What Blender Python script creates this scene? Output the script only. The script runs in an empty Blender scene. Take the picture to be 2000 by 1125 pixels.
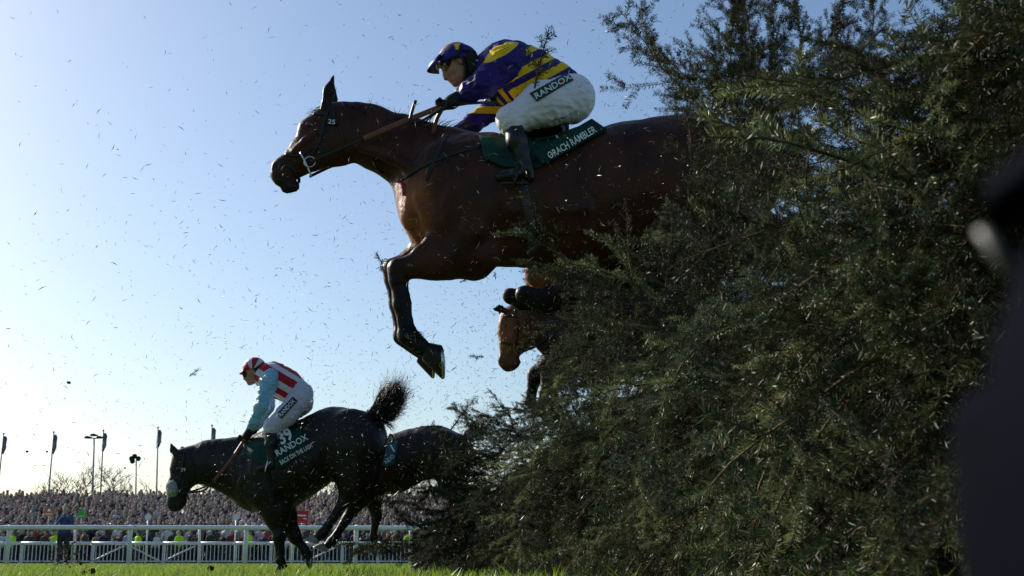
import bpy, bmesh, math, random
import numpy as np
from mathutils import Vector, Matrix, Euler, Quaternion
from mathutils.bvhtree import BVHTree

random.seed(11)
rng = np.random.default_rng(11)
R = math.radians
scene = bpy.context.scene

# ------------------------------------------------------------------ camera
F = 2400.0                      # focal length in pixels of the 2000 x 1125 photograph
CAMZ = 0.13
TILT = math.atan((1095 - 562.5) / F)
cam = bpy.data.cameras.new('camera')
cam.sensor_width = 36.0
cam.lens = 36.0 * F / 2000.0
cam.clip_start = 0.05
cam.clip_end = 3000
cam.dof.use_dof = True
cam.dof.focus_distance = 5.0
cam.dof.aperture_fstop = 14.0
cam_o = bpy.data.objects.new('camera', cam)
scene.collection.objects.link(cam_o)
cam_o.location = (0, 0, CAMZ)
cam_o.rotation_euler = (math.pi / 2 + TILT, 0, 0)
scene.camera = cam_o

# ------------------------------------------------------------------ sky and sun
SUN_AZ, SUN_EL = 50.0, 27.0     # degrees to the left of straight ahead, degrees up
world = bpy.data.worlds.new('World')
scene.world = world
world.use_nodes = True
wn, wl = world.node_tree.nodes, world.node_tree.links
sky = wn.new('ShaderNodeTexSky')
sky.sky_type = 'NISHITA'
sky.sun_disc = False
sky.sun_elevation = R(SUN_EL)
sky.sun_rotation = R(-SUN_AZ)
sky.altitude = 10
sky.air_density = 1.1
sky.dust_density = 1.2
sky.ozone_density = 3.6
bg = wn['Background']
bg.inputs[1].default_value = 0.10
wl.new(sky.outputs[0], bg.inputs[0])
sun = bpy.data.lights.new('sun', 'SUN')
sun.energy = 5.0
sun.angle = R(0.6)
sun.color = (1.0, 0.93, 0.82)
sun_o = bpy.data.objects.new('sun', sun)
scene.collection.objects.link(sun_o)
_s = Vector((-math.sin(R(SUN_AZ)) * math.cos(R(SUN_EL)), math.cos(R(SUN_AZ)) * math.cos(R(SUN_EL)), math.sin(R(SUN_EL))))
sun_o.rotation_euler = _s.to_track_quat('Z', 'Y').to_euler()
sun_o.location = (-20, 20, 30)
scene.view_settings.view_transform = 'Standard'
scene.view_settings.look = 'None'
scene.view_settings.gamma = 1.0
scene.view_settings.exposure = 0.38

cy_ = scene.cycles
cy_.max_bounces = 5; cy_.diffuse_bounces = 2; cy_.glossy_bounces = 2; cy_.transmission_bounces = 2; cy_.transparent_max_bounces = 4
COL = scene.collection


def at(px, py, Y):
    """pixel of the photograph at depth Y -> world point"""
    u, v = (px - 1000) / F, (562.5 - py) / F
    c, s = math.cos(TILT), math.sin(TILT)
    t = Y / (c - v * s)
    return np.array([u * t, Y, CAMZ + t * (s + v * c)])


def mpp(py, Y):
    v = (562.5 - py) / F
    return Y / (math.cos(TILT) - v * math.sin(TILT)) / F


# ------------------------------------------------------------------ objects
def tag(o, label=None, cat=None, group=None, kind=None):
    if label: o['label'] = label
    if cat: o['category'] = cat
    if group: o['group'] = group
    if kind: o['kind'] = kind
    return o


def empty(name, loc, label=None, cat=None, group=None):
    o = bpy.data.objects.new(name, None)
    o.empty_display_size = 0.1
    COL.objects.link(o)
    o.location = [float(x) for x in loc]
    return tag(o, label, cat, group)


def wloc(o):
    l = Vector((0, 0, 0))
    while o is not None:
        l = l + o.location
        o = o.parent
    return l


def mesh_data(name, verts, faces, mats=(), smooth=True, midx=None, attrs=None):
    me = bpy.data.meshes.new(name)
    me.from_pydata([tuple(map(float, v)) for v in verts], [], [tuple(map(int, f)) for f in faces])
    for m in (mats if isinstance(mats, (list, tuple)) else [mats]):
        me.materials.append(m)
    if midx is not None:
        me.polygons.foreach_set('material_index', np.asarray(midx, dtype=np.int32))
    if smooth:
        me.polygons.foreach_set('use_smooth', np.ones(len(me.polygons), dtype=bool))
    for k, a in (attrs or {}).items():
        a = np.asarray(a, dtype=np.float32)
        if a.ndim == 1:
            at_ = me.attributes.new(k, 'FLOAT', 'POINT'); at_.data.foreach_set('value', a)
        else:
            at_ = me.attributes.new(k, 'FLOAT_COLOR', 'POINT')
            at_.data.foreach_set('color', np.c_[a, np.ones(len(a))].astype(np.float32).ravel())
    me.update()
    return me


def mk(name, verts, faces, mats, parent=None, smooth=True, midx=None, attrs=None):
    """one mesh object; vertices are given in world space"""
    verts = np.asarray(verts, dtype=float).reshape(-1, 3)
    if parent is not None:
        verts = verts - np.array(wloc(parent))
    o = bpy.data.objects.new(name, mesh_data(name, verts, faces, mats, smooth, midx, attrs))
    COL.objects.link(o)
    if parent is not None:
        o.parent = parent
    return o


def obj_from(name, me, parent=None, loc=(0, 0, 0), rot=None, scale=None):
    o = bpy.data.objects.new(name, me)
    COL.objects.link(o)
    if parent is not None:
        o.parent = parent
    o.location = loc
    if rot is not None: o.rotation_euler = rot
    if scale is not None: o.scale = scale
    return o


# ------------------------------------------------------------------ geometry collectors
class G:
    def __init__(s): s.v, s.f, s.m = [], [], []

    def add(s, v, f, mi=0):
        n = len(s.v)
        s.v.extend([tuple(map(float, p)) for p in v]); s.f.extend([tuple(i + n for i in q) for q in f]); s.m.extend([mi] * len(f))
        return s

    def box(s, lo, hi, mi=0):
        x0, y0, z0 = lo; x1, y1, z1 = hi
        v = [(x0, y0, z0), (x1, y0, z0), (x1, y1, z0), (x0, y1, z0), (x0, y0, z1), (x1, y0, z1), (x1, y1, z1), (x0, y1, z1)]
        return s.add(v, [(0, 3, 2, 1), (4, 5, 6, 7), (0, 1, 5, 4), (1, 2, 6, 5), (2, 3, 7, 6), (3, 0, 4, 7)], mi)

    def tube(s, pts, rad, n=6, mi=0, flat=1.0, up=(0, 1, 0), cap=True):
        P = np.asarray(pts, float)
        r = np.broadcast_to(np.asarray(rad, float), (len(P),))
        v = []
        for i in range(len(P)):
            d = P[min(i + 1, len(P) - 1)] - P[max(i - 1, 0)]
            d = d / (np.linalg.norm(d) + 1e-9)
            u = np.array(up, float)
            if abs(u @ d) > .95: u = np.array((1., .1, .2))
            a = np.cross(d, u); a /= np.linalg.norm(a) + 1e-9
            b = np.cross(a, d)
            for k in range(n):
                t = 2 * math.pi * k / n
                v.append(P[i] + r[i] * (a * math.cos(t) + b * math.sin(t) * flat))
        f = []
        for i in range(len(P) - 1):
            for k in range(n):
                k2 = (k + 1) % n
                f.append((i * n + k, i * n + k2, (i + 1) * n + k2, (i + 1) * n + k))
        if cap:
            f.append(tuple(range(n - 1, -1, -1))); f.append(tuple((len(P) - 1) * n + k for k in range(n)))
        return s.add(v, f, mi)

    def mk(s, name, mats, parent=None, smooth=False, attrs=None):
        return mk(name, s.v, s.f, mats, parent, smooth, s.m, attrs)

    def data(s, name, mats, smooth=False, attrs=None):
        return mesh_data(name, s.v, s.f, mats, smooth, s.m, attrs)


def spline(pts, n):
    """Catmull-Rom resample"""
    P = np.asarray(pts, float)
    if len(P) == 2:
        t = np.linspace(0, 1, n)[:, None]
        return P[0] * (1 - t) + P[1] * t
    Q = np.vstack([2 * P[0] - P[1], P, 2 * P[-1] - P[-2]])
    out = []
    for u in np.linspace(0, len(P) - 1 - 1e-6, n):
        i = int(u); t = u - i
        a, b, c, d = Q[i], Q[i + 1], Q[i + 2], Q[i + 3]
        out.append(.5 * (2 * b + (c - a) * t + (2 * a - 5 * b + 4 * c - d) * t * t + (3 * b - a - 3 * c + d) * t ** 3))
    return np.array(out)


# ------------------------------------------------------------------ smooth blended bodies (one continuous surface)
class Sdf:
    def __init__(s, k=.03): s.p = []; s.k = k

    def cone(s, a, b, ra, rb, fy=1.0, k=None, col=0, sub=False):
        s.p.append(dict(t='c', a=np.array(a, float), b=np.array(b, float), ra=ra, rb=rb, fy=fy, k=s.k if k is None else k, col=col, sub=sub)); return s

    def ell(s, c, r, rot=0.0, k=None, col=0, sub=False):
        s.p.append(dict(t='e', c=np.array(c, float), r=np.array(r, float), rot=rot, k=s.k if k is None else k, col=col, sub=sub)); return s

    @staticmethod
    def dist(p, X, Y, Z):
        if p['t'] == 'c':
            fy = p['fy']; a, b = p['a'], p['b']
            ay, by = a[1] / fy, b[1] / fy
            px, py, pz = X - a[0], Y / fy - ay, Z - a[2]
            bx, byy, bz = b[0] - a[0], by - ay, b[2] - a[2]
            L = bx * bx + byy * byy + bz * bz + 1e-12
            h = np.clip((px * bx + py * byy + pz * bz) / L, 0, 1)
            d = np.sqrt((px - h * bx) ** 2 + (py - h * byy) ** 2 + (pz - h * bz) ** 2) - (p['ra'] + h * (p['rb'] - p['ra']))
            return d * min(1.0, fy)
        c, r = p['c'], p['r']
        x, y, z = X - c[0], Y - c[1], Z - c[2]
        cs, sn = math.cos(p['rot']), math.sin(p['rot'])
        x, z = x * cs + z * sn, -x * sn + z * cs
        k0 = np.sqrt((x / r[0]) ** 2 + (y / r[1]) ** 2 + (z / r[2]) ** 2)
        k1 = np.sqrt((x / r[0] ** 2) ** 2 + (y / r[1] ** 2) ** 2 + (z / r[2] ** 2) ** 2) + 1e-9
        return k0 * (k0 - 1) / k1

    def bbox(s, p, pad):
        if p['t'] == 'c':
            rr = max(p['ra'], p['rb']); e = np.array([rr, rr * max(1, p['fy']), rr]) + pad
            return np.minimum(p['a'], p['b']) - e, np.maximum(p['a'], p['b']) + e
        e = np.array([max(p['r'][0], p['r'][2]), p['r'][1], max(p['r'][0], p['r'][2])]) + pad
        return p['c'] - e, p['c'] + e

    def mesh(s, h, cols=None, csharp=.012):
        lo = np.min([s.bbox(p, 3 * h)[0] for p in s.p if not p['sub']], axis=0)
        hi = np.max([s.bbox(p, 3 * h)[1] for p in s.p if not p['sub']], axis=0)
        n = np.ceil((hi - lo) / h).astype(int) + 1
        ax = [lo[i] + h * np.arange(n[i]) for i in range(3)]
        D = np.full(n, .5, dtype=np.float32)
        for p in s.p:
            k = max(p['k'], 1e-4)
            a, b = s.bbox(p, k + 3 * h)
            i0 = np.maximum(((a - lo) / h).astype(int), 0); i1 = np.minimum(((b - lo) / h).astype(int) + 2, n)
            if (i1 <= i0).any(): continue
            sl = tuple(slice(i0[j], i1[j]) for j in range(3))
            X, Y, Z = np.meshgrid(ax[0][sl[0]], ax[1][sl[1]], ax[2][sl[2]], indexing='ij', sparse=True)
            d = s.dist(p, X, Y, Z).astype(np.float32)
            o = D[sl]
            if p['sub']:
                d = -d
                hh = np.maximum(k - np.abs(o - d), 0) / k
                D[sl] = np.maximum(o, d) + hh * hh * k * .25
            else:
                hh = np.maximum(k - np.abs(o - d), 0) / k
                D[sl] = np.minimum(o, d) - hh * hh * k * .25
        V, Fq = surface_nets(D, lo, h)
        C = None
        if cols is not None:
            cols = np.asarray(cols, float)
            W = np.zeros((len(V), len(cols)))
            for p in s.p:
                if p['sub']: continue
                W[:, p['col']] += np.exp(np.clip(-s.dist(p, V[:, 0], V[:, 1], V[:, 2]) / csharp, -30, 12))
            W /= W.sum(1, keepdims=True) + 1e-12
            C = W @ cols
        return V, Fq, C


def surface_nets(D, lo, h):
    S = D < 0
    nx, ny, nz = D.shape
    offs = [(i, j, k) for i in (0, 1) for j in (0, 1) for k in (0, 1)]
    cnt = np.zeros((nx - 1, ny - 1, nz - 1), np.int8)
    for i, j, k in offs: cnt += S[i:nx - 1 + i, j:ny - 1 + j, k:nz - 1 + k]
    act = np.argwhere((cnt > 0) & (cnt < 8))
    idx = -np.ones(cnt.shape, np.int64)
    idx[act[:, 0], act[:, 1], act[:, 2]] = np.arange(len(act))
    val = {o: D[act[:, 0] + o[0], act[:, 1] + o[1], act[:, 2] + o[2]].astype(float) for o in offs}
    acc = np.zeros((len(act), 3)); c = np.zeros(len(act))
    for a in offs:
        for ax in range(3):
            if a[ax]: continue
            b = list(a); b[ax] = 1; b = tuple(b)
            va, vb = val[a], val[b]
            m = (va < 0) != (vb < 0)
            t = np.where(m, va / np.where(m, va - vb, 1), 0)
            P = np.tile(np.array(a, float), (len(act), 1)); P[:, ax] += t
            acc[m] += P[m]; c[m] += 1
    V = lo + h * (act + acc / c[:, None])
    faces = []
    for ax in range(3):
        o1, o2 = [(1, 2), (2, 0), (0, 1)][ax]
        sl0 = [slice(None)] * 3; sl1 = [slice(None)] * 3
        sl0[ax] = slice(0, -1); sl1[ax] = slice(1, None)
        d = S[tuple(sl0)] != S[tuple(sl1)]
        e = np.argwhere(d)
        e = e[(e[:, o1] > 0) & (e[:, o2] > 0) & (e[:, o1] < D.shape[o1] - 1) & (e[:, o2] < D.shape[o2] - 1)]
        ins = S[e[:, 0], e[:, 1], e[:, 2]]

        def cell(a, b):
            q = e.copy(); q[:, o1] -= a; q[:, o2] -= b
            return idx[q[:, 0], q[:, 1], q[:, 2]]
        Q = np.stack([cell(1, 1), cell(0, 1), cell(0, 0), cell(1, 0)], 1)
        Q[~ins] = Q[~ins][:, ::-1]
        faces.append(Q)
    return V, np.vstack(faces)


# ------------------------------------------------------------------ materials
def new_mat(name):
    m = bpy.data.materials.new(name); m.use_nodes = True
    nt = m.node_tree
    return m, nt, nt.nodes['Principled BSDF']


def N(nt, typ, **kw):
    n = nt.nodes.new(typ)
    for k, v in kw.items():
        setattr(n, k, v)
    return n


def noise_bump(nt, b, scale, strength, dist, detail=4, coords='Object', vec_scale=None):
    tc = N(nt, 'ShaderNodeTexCoord'); no = N(nt, 'ShaderNodeTexNoise')
    no.inputs['Scale'].default_value = scale; no.inputs['Detail'].default_value = detail
    src = tc.outputs[coords]
    if vec_scale:
        mp = N(nt, 'ShaderNodeMapping'); mp.inputs['Scale'].default_value = vec_scale
        if len(vec_scale) == 3: pass
        nt.links.new(src, mp.inputs['Vector']); src = mp.outputs['Vector']
    nt.links.new(src, no.inputs['Vector'])
    bp = N(nt, 'ShaderNodeBump'); bp.inputs['Strength'].default_value = strength; bp.inputs['Distance'].default_value = dist
    nt.links.new(no.outputs['Fac'], bp.inputs['Height']); nt.links.new(bp.outputs['Normal'], b.inputs['Normal'])
    return no


def mat(name, col, rough=.6, spec=.4, var=.25, vscale=8, bump=0, bscale=60, bdist=.004, metal=0, sheen=0, coat=0, bvec=None):
    m, nt, b = new_mat(name)
    b.inputs['Roughness'].default_value = rough; b.inputs['Specular IOR Level'].default_value = spec
    b.inputs['Metallic'].default_value = metal; b.inputs['Sheen Weight'].default_value = sheen; b.inputs['Coat Weight'].default_value = coat
    tc = N(nt, 'ShaderNodeTexCoord'); no = N(nt, 'ShaderNodeTexNoise'); no.inputs['Scale'].default_value = vscale; no.inputs['Detail'].default_value = 5
    nt.links.new(tc.outputs['Object'], no.inputs['Vector'])
    rp = N(nt, 'ShaderNodeValToRGB')
    rp.color_ramp.elements[0].position = .3; rp.color_ramp.elements[1].position = .7
    rp.color_ramp.elements[0].color = (*[c * (1 - var) for c in col], 1)
    rp.color_ramp.elements[1].color = (*[min(1, c * (1 + var * .6)) for c in col], 1)
    nt.links.new(no.outputs['Fac'], rp.inputs['Fac']); nt.links.new(rp.outputs['Color'], b.inputs['Base Color'])
    if bump: noise_bump(nt, b, bscale, bump, bdist, vec_scale=bvec)
    return m


def mat_attr(name, rough=.5, spec=.5, var=.3, vscale=14, bump=.2, bscale=160, bdist=.002, sheen=0, coat=0, rvar=.0, vec=None):
    """base colour from the point colour 'Col' times a soft noise"""
    m, nt, b = new_mat(name)
    b.inputs['Roughness'].default_value = rough; b.inputs['Specular IOR Level'].default_value = spec
    b.inputs['Sheen Weight'].default_value = sheen; b.inputs['Coat Weight'].default_value = coat; b.inputs['Coat Roughness'].default_value = .3
    a = N(nt, 'ShaderNodeAttribute'); a.attribute_name = 'Col'
    tc = N(nt, 'ShaderNodeTexCoord'); no = N(nt, 'ShaderNodeTexNoise'); no.inputs['Scale'].default_value = vscale; no.inputs['Detail'].default_value = 6
    nt.links.new(tc.outputs['Object'], no.inputs['Vector'])
    mr = N(nt, 'ShaderNodeMapRange'); mr.inputs['From Min'].default_value = .3; mr.inputs['From Max'].default_value = .7
    mr.inputs['To Min'].default_value = 1 - var; mr.inputs['To Max'].default_value = 1 + var
    nt.links.new(no.outputs['Fac'], mr.inputs['Value'])
    mx = N(nt, 'ShaderNodeMix', data_type='RGBA', blend_type='MULTIPLY'); mx.inputs['Factor'].default_value = 1
    nt.links.new(a.outputs['Color'], mx.inputs['A']); nt.links.new(mr.outputs['Result'], mx.inputs['B'])
    nt.links.new(mx.outputs['Result'], b.inputs['Base Color'])
    if rvar:
        m2 = N(nt, 'ShaderNodeMapRange'); m2.inputs['To Min'].default_value = rough - rvar; m2.inputs['To Max'].default_value = rough + rvar
        nt.links.new(no.outputs['Fac'], m2.inputs['Value']); nt.links.new(m2.outputs['Result'], b.inputs['Roughness'])
    if bump: noise_bump(nt, b, bscale, bump, bdist, detail=9, vec_scale=vec)
    return m


def mat_stripes(name, stops, cols, rough=.5, spec=.18, sheen=.0):
    """satin cloth: constant colour bands over the point value 'pat', in 0..1"""
    m, nt, b = new_mat(name)
    b.inputs['Roughness'].default_value = rough; b.inputs['Specular IOR Level'].default_value = spec; b.inputs['Sheen Weight'].default_value = sheen
    a = N(nt, 'ShaderNodeAttribute'); a.attribute_name = 'pat'
    rp = N(nt, 'ShaderNodeValToRGB'); rp.color_ramp.interpolation = 'CONSTANT'
    while len(rp.color_ramp.elements) < len(stops): rp.color_ramp.elements.new(.5)
    for e, s_, c in zip(rp.color_ramp.elements, stops, cols):
        e.position = s_; e.color = (*c, 1)
    nt.links.new(a.outputs['Fac'], rp.inputs['Fac'])
    tc = N(nt, 'ShaderNodeTexCoord'); no = N(nt, 'ShaderNodeTexNoise'); no.inputs['Scale'].default_value = 9
    nt.links.new(tc.outputs['Object'], no.inputs['Vector'])
    mr = N(nt, 'ShaderNodeMapRange'); mr.inputs['From Min'].default_value = .3; mr.inputs['From Max'].default_value = .7; mr.inputs['To Min'].default_value = .82; mr.inputs['To Max'].default_value = 1.1
    nt.links.new(no.outputs['Fac'], mr.inputs['Value'])
    mx = N(nt, 'ShaderNodeMix', data_type='RGBA', blend_type='MULTIPLY'); mx.inputs['Factor'].default_value = 1
    nt.links.new(rp.outputs['Color'], mx.inputs['A']); nt.links.new(mr.outputs['Result'], mx.inputs['B'])
    nt.links.new(mx.outputs['Result'], b.inputs['Base Color'])
    noise_bump(nt, b, 11, .55, .03, detail=2, vec_scale=(1, 1, 2.2))
    return m


def mat_leaf(name, c_dark, c_light, rough=.45, transl=.25, tcol=None, by='tone', glossy=.06):
    """needles and blades: diffuse + translucent + a little gloss, toned by a point value and by object"""
    m = bpy.data.materials.new(name); m.use_nodes = True
    nt = m.node_tree; nt.nodes.remove(nt.nodes['Principled BSDF'])
    out = nt.nodes['Material Output']
    a = N(nt, 'ShaderNodeAttribute'); a.attribute_name = by
    oi = N(nt, 'ShaderNodeObjectInfo')
    ad = N(nt, 'ShaderNodeMath', operation='MULTIPLY_ADD'); ad.inputs[1].default_value = .6; ad.inputs[2].default_value = -.32
    nt.links.new(oi.outputs['Random'], ad.inputs[0])
    sm = N(nt, 'ShaderNodeMath', operation='ADD', use_clamp=True)
    nt.links.new(a.outputs['Fac'], sm.inputs[0]); nt.links.new(ad.outputs[0], sm.inputs[1])
    rp = N(nt, 'ShaderNodeValToRGB')
    rp.color_ramp.elements[0].color = (*c_dark, 1); rp.color_ramp.elements[1].color = (*c_light, 1)
    nt.links.new(sm.outputs[0], rp.inputs['Fac'])
    di = N(nt, 'ShaderNodeBsdfDiffuse'); tr = N(nt, 'ShaderNodeBsdfTranslucent'); gl = N(nt, 'ShaderNodeBsdfGlossy'); gl.inputs['Roughness'].default_value = rough
    nt.links.new(rp.outputs['Color'], di.inputs['Color'])
    if tcol: tr.inputs['Color'].default_value = (*tcol, 1)
    else: nt.links.new(rp.outputs['Color'], tr.inputs['Color'])
    gl.inputs['Color'].default_value = (.8, .85, .8, 1)
    m1 = N(nt, 'ShaderNodeMixShader'); m1.inputs[0].default_value = transl
    m2 = N(nt, 'ShaderNodeMixShader'); m2.inputs[0].default_value = glossy
    nt.links.new(di.outputs[0], m1.inputs[1]); nt.links.new(tr.outputs[0], m1.inputs[2])
    nt.links.new(m1.outputs[0], m2.inputs[1]); nt.links.new(gl.outputs[0], m2.inputs[2])
    nt.links.new(m2.outputs[0], out.inputs['Surface'])
    return m


M = dict(
    turf=mat('turf', (.07, .12, .02), .9, .1, .5, 3, .6, 40, .02),
    needle=mat_leaf('spruce_needle', (.003, .005, .002), (.070, .082, .032), .45, .22, by='tone', glossy=.028),  # kept near black so the boughs behind read as shaded
    needle2=mat_leaf('pale_spruce_needle', (.012, .026, .014), (.13, .165, .10), .45, .24, by='tone', glossy=.035),
    needle3=mat_leaf('sunlit_tone_needle', (.016, .032, .012), (.21, .24, .095), .42, .34, by='tone', glossy=.045),  # brighter copy of the needle colour, painting in sunlit tips
    bark=mat('spruce_bark', (.11, .06, .03), .8, .2, .45, 25, .5, 90, .003),
    core=mat('fence_core', (.006, .007, .004), .95, .05, .5, 30, 1, 40, .05),  # near black, standing in for deep shade between the boughs
    grass=mat_leaf('grass_blade', (.042, .085, .012), (.13, .19, .032), .4, .5, tcol=(.21, .31, .03), glossy=.05),
    rail=mat('white_rail', (.74, .76, .78), .35, .5, .08, 4),
    bar=mat('white_barrier_paint', (.62, .64, .65), .5, .4, .15, 3),
    black=mat('black_leather', (.010, .010, .011), .5, .35, .3, 30, .2, 120, .002),
    blackcloth=mat('black_cloth', (.012, .012, .015), .75, .3, .3, 20, .3, 40, .006),
    brown=mat('brown_rein', (.17, .05, .018), .5, .4, .3, 30, .3, 200, .002),
    red=mat('red_strap', (.30, .02, .03), .6, .3, .2),
    steel=mat('steel', (.6, .6, .6), .25, .5, .1, metal=1),
    green=mat('green_cloth', (.006, .045, .032), .75, .2, .2, 10, .3, 12, .02),
    patch=mat('green_patch', (.008, .05, .032), .6, .3, .1),
    strip=mat('name_strip', (.006, .035, .03), .7, .2, .1),
    white=mat('white_lettering', (.75, .8, .8), .7, .2, .06),
    breeches=mat('white_breeches', (.74, .71, .76), .6, .3, .08, 9, .5, 11, .03, sheen=.1, bvec=(1, 1, 2)),
    breeches2=mat('grey_white_breeches', (.55, .55, .62), .6, .3, .1, 9, .6, 14, .03, sheen=.1, bvec=(1, 1, 2)),
    boot=mat('boot_leather', (.008, .008, .009), .4, .4, .3, 30, .25, 40, .004),
    skin=mat('skin', (.46, .23, .15), .5, .4, .15, 30),
    sleeve=mat('light_blue_satin', (.24, .50, .66), .5, .25, .15, 9, .6, 12, .03, sheen=.2, bvec=(1, 1, 2)),
    helmet_blue=mat('purple_helmet', (.032, .018, .21), .4, .5, .12, 10, .15, 30, .004),
    lens=mat('goggle_lens', (.16, .13, .03), .08, .8, .1, 5),
    fleece=mat('sheepskin', (.62, .6, .55), .95, .1, .3, 60, 1, 90, .02),
    reddot=mat('red_print', (.5, .02, .02), .6, .3, .05),
    hoof=mat('hoof_horn', (.016, .013, .010), .6, .2, .4, 30),
    steelpole=mat('grey_pole', (.20, .21, .22), .5, .5, .1),
    flag=mat('flag_cloth', (.2, .22, .28), .8, .1, .4, 4),
    twig=mat('bare_twigs', (.21, .17, .14), .9, .1, .2),
    orange=mat('orange_board', (.65, .2, .06), .6, .3, .1),
    lime=mat('green_board', (.1, .45, .08), .6, .3, .1),
    redboard=mat('red_board', (.55, .03, .03), .55, .3, .1),
    bank=mat('bank_ground', (.05, .05, .045), .95, .1, .4, 1),
    hill=mat('hill_grass', (.10, .14, .05), .95, .1, .3, .05),
    camera=mat('camera_shell', (.0025, .003, .006), .85, .01, .2, 30, .15, 300, .001),
    grey=mat('grey_rubber', (.03, .03, .034), .5, .4, .1),
    clod=mat('turf_clod', (.045, .03, .018), .95, .1, .5, 40, 1, 60, .02),
    eye=mat('eye', (.01, .006, .004), .1, .8, .1),
)
M['coat_bay'] = mat_attr('bay_coat', .48, .18, .45, 6, .7, 15, .016, coat=.02, rvar=.16)
M['coat_black'] = mat_attr('black_coat', .46, .24, .45, 6, .55, 17, .014, coat=.05, rvar=.16)
M['hair_black'] = mat('black_hair', (.012, .009, .008), .5, .4, .4, 30)
M['hair_grey'] = mat('grey_hair', (.12, .11, .11), .6, .4, .4, 30)

# ================================================================== SETTING
g = G()
nx_, ny_ = 24, 30
xs = np.concatenate([np.linspace(-900, -60, 6), np.linspace(-40, 40, 12), np.linspace(60, 900, 6)])
ys = np.concatenate([np.linspace(-300, -5, 5), np.linspace(0, 70, 15), np.linspace(90, 2000, 10)])
gv = [(x, y, 0.0) for y in ys for x in xs]
gf = [(j * 24 + i, j * 24 + i + 1, (j + 1) * 24 + i + 1, (j + 1) * 24 + i) for j in range(29) for i in range(23)]
o = mk('turf', gv, gf, M['turf'], smooth=True); tag(o, kind='structure')

# grass blades, denser near the camera
def blades(n, yfun, xspread, hmin, hmax, w):
    y = yfun(n)
    x = (rng.random(n) * 2 - 1) * (xspread[0] + xspread[1] * y)
    hgt = rng.uniform(hmin, hmax, n); ang = rng.uniform(0, 2 * np.pi, n)
    lean = rng.uniform(.1, .75, n) * hgt; la = rng.uniform(0, 2 * np.pi, n)
    clump = .75 + .4 * np.sin(x * 7.1 + 1.3 * np.sin(y * 3.7)) * np.sin(y * 5.3 + x * 2.1)
    hgt = hgt * clump
    ww = w * (1 + .05 * y)
    dx, dy = np.cos(ang) * ww, np.sin(ang) * ww
    lx, ly = np.cos(la) * lean, np.sin(la) * lean
    z = np.zeros(n)
    V = np.stack([np.c_[x - dx, y - dy, z], np.c_[x + dx, y + dy, z],
                  np.c_[x - dx * .8 + lx * .3, y - dy * .8 + ly * .3, hgt * .6], np.c_[x + dx * .8 + lx * .3, y + dy * .8 + ly * .3, hgt * .6],
                  np.c_[x + lx, y + ly, hgt * .97]], 1).reshape(-1, 3)
    b = np.arange(n)[:, None] * 5
    Fq = np.hstack([b, b + 1, b + 3, b + 2]); Ft = np.hstack([b + 2, b + 3, b + 4])
    return V, list(map(tuple, Fq)) + list(map(tuple, Ft)), np.repeat(rng.random(n), 5)
V0, Fc0, tone0 = blades(9000, lambda n: 1.1 + 3.2 * rng.random(n), (.4, .5), .07, .125, .0020)
V, Fc, tone = blades(52000, lambda n: .75 + 33 * rng.random(n) ** 1.9, (.7, .5), .05, .102, .0022)
Fc = Fc + [tuple(i + len(V) for i in f) for f in Fc0]; V = np.vstack([V, V0]); tone = np.r_[tone, tone0]
o = mk('grass_blades', V, Fc, M['grass'], smooth=False, attrs={'tone': tone})
tag(o, 'short bright green racecourse turf along the bottom edge', 'grass', kind='stuff')

# bank that carries the crowd, and a far rise at the left
BY0, BY1, BZ1 = 64.0, 92.0, 3.45
bv = [(-75, BY0, .004), (30, BY0, .004), (30, BY1, BZ1), (-75, BY1, BZ1), (-75, BY1 + 30, 0), (30, BY1 + 30, 0)]
o = mk('spectator_bank', bv, [(0, 1, 2, 3), (3, 2, 5, 4)], M['bank'], smooth=False); tag(o, kind='structure')
hx = np.linspace(-170, -40, 30); hv = []; hf = []
for i, x in enumerate(hx):
    zz = 16.5 * math.exp(-((x + 135) / 38) ** 2) + .6 * math.sin(x * .4)
    hv += [(x, 240, -1), (x, 300, max(zz, -1)), (x, 380, -1)]
for i in range(29):
    for k in range(2): hf.append((i * 3 + k, (i + 1) * 3 + k, (i + 1) * 3 + k + 1, i * 3 + k + 1))
o = mk('hill', hv, hf, M['hill']); tag(o, kind='structure')

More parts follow.
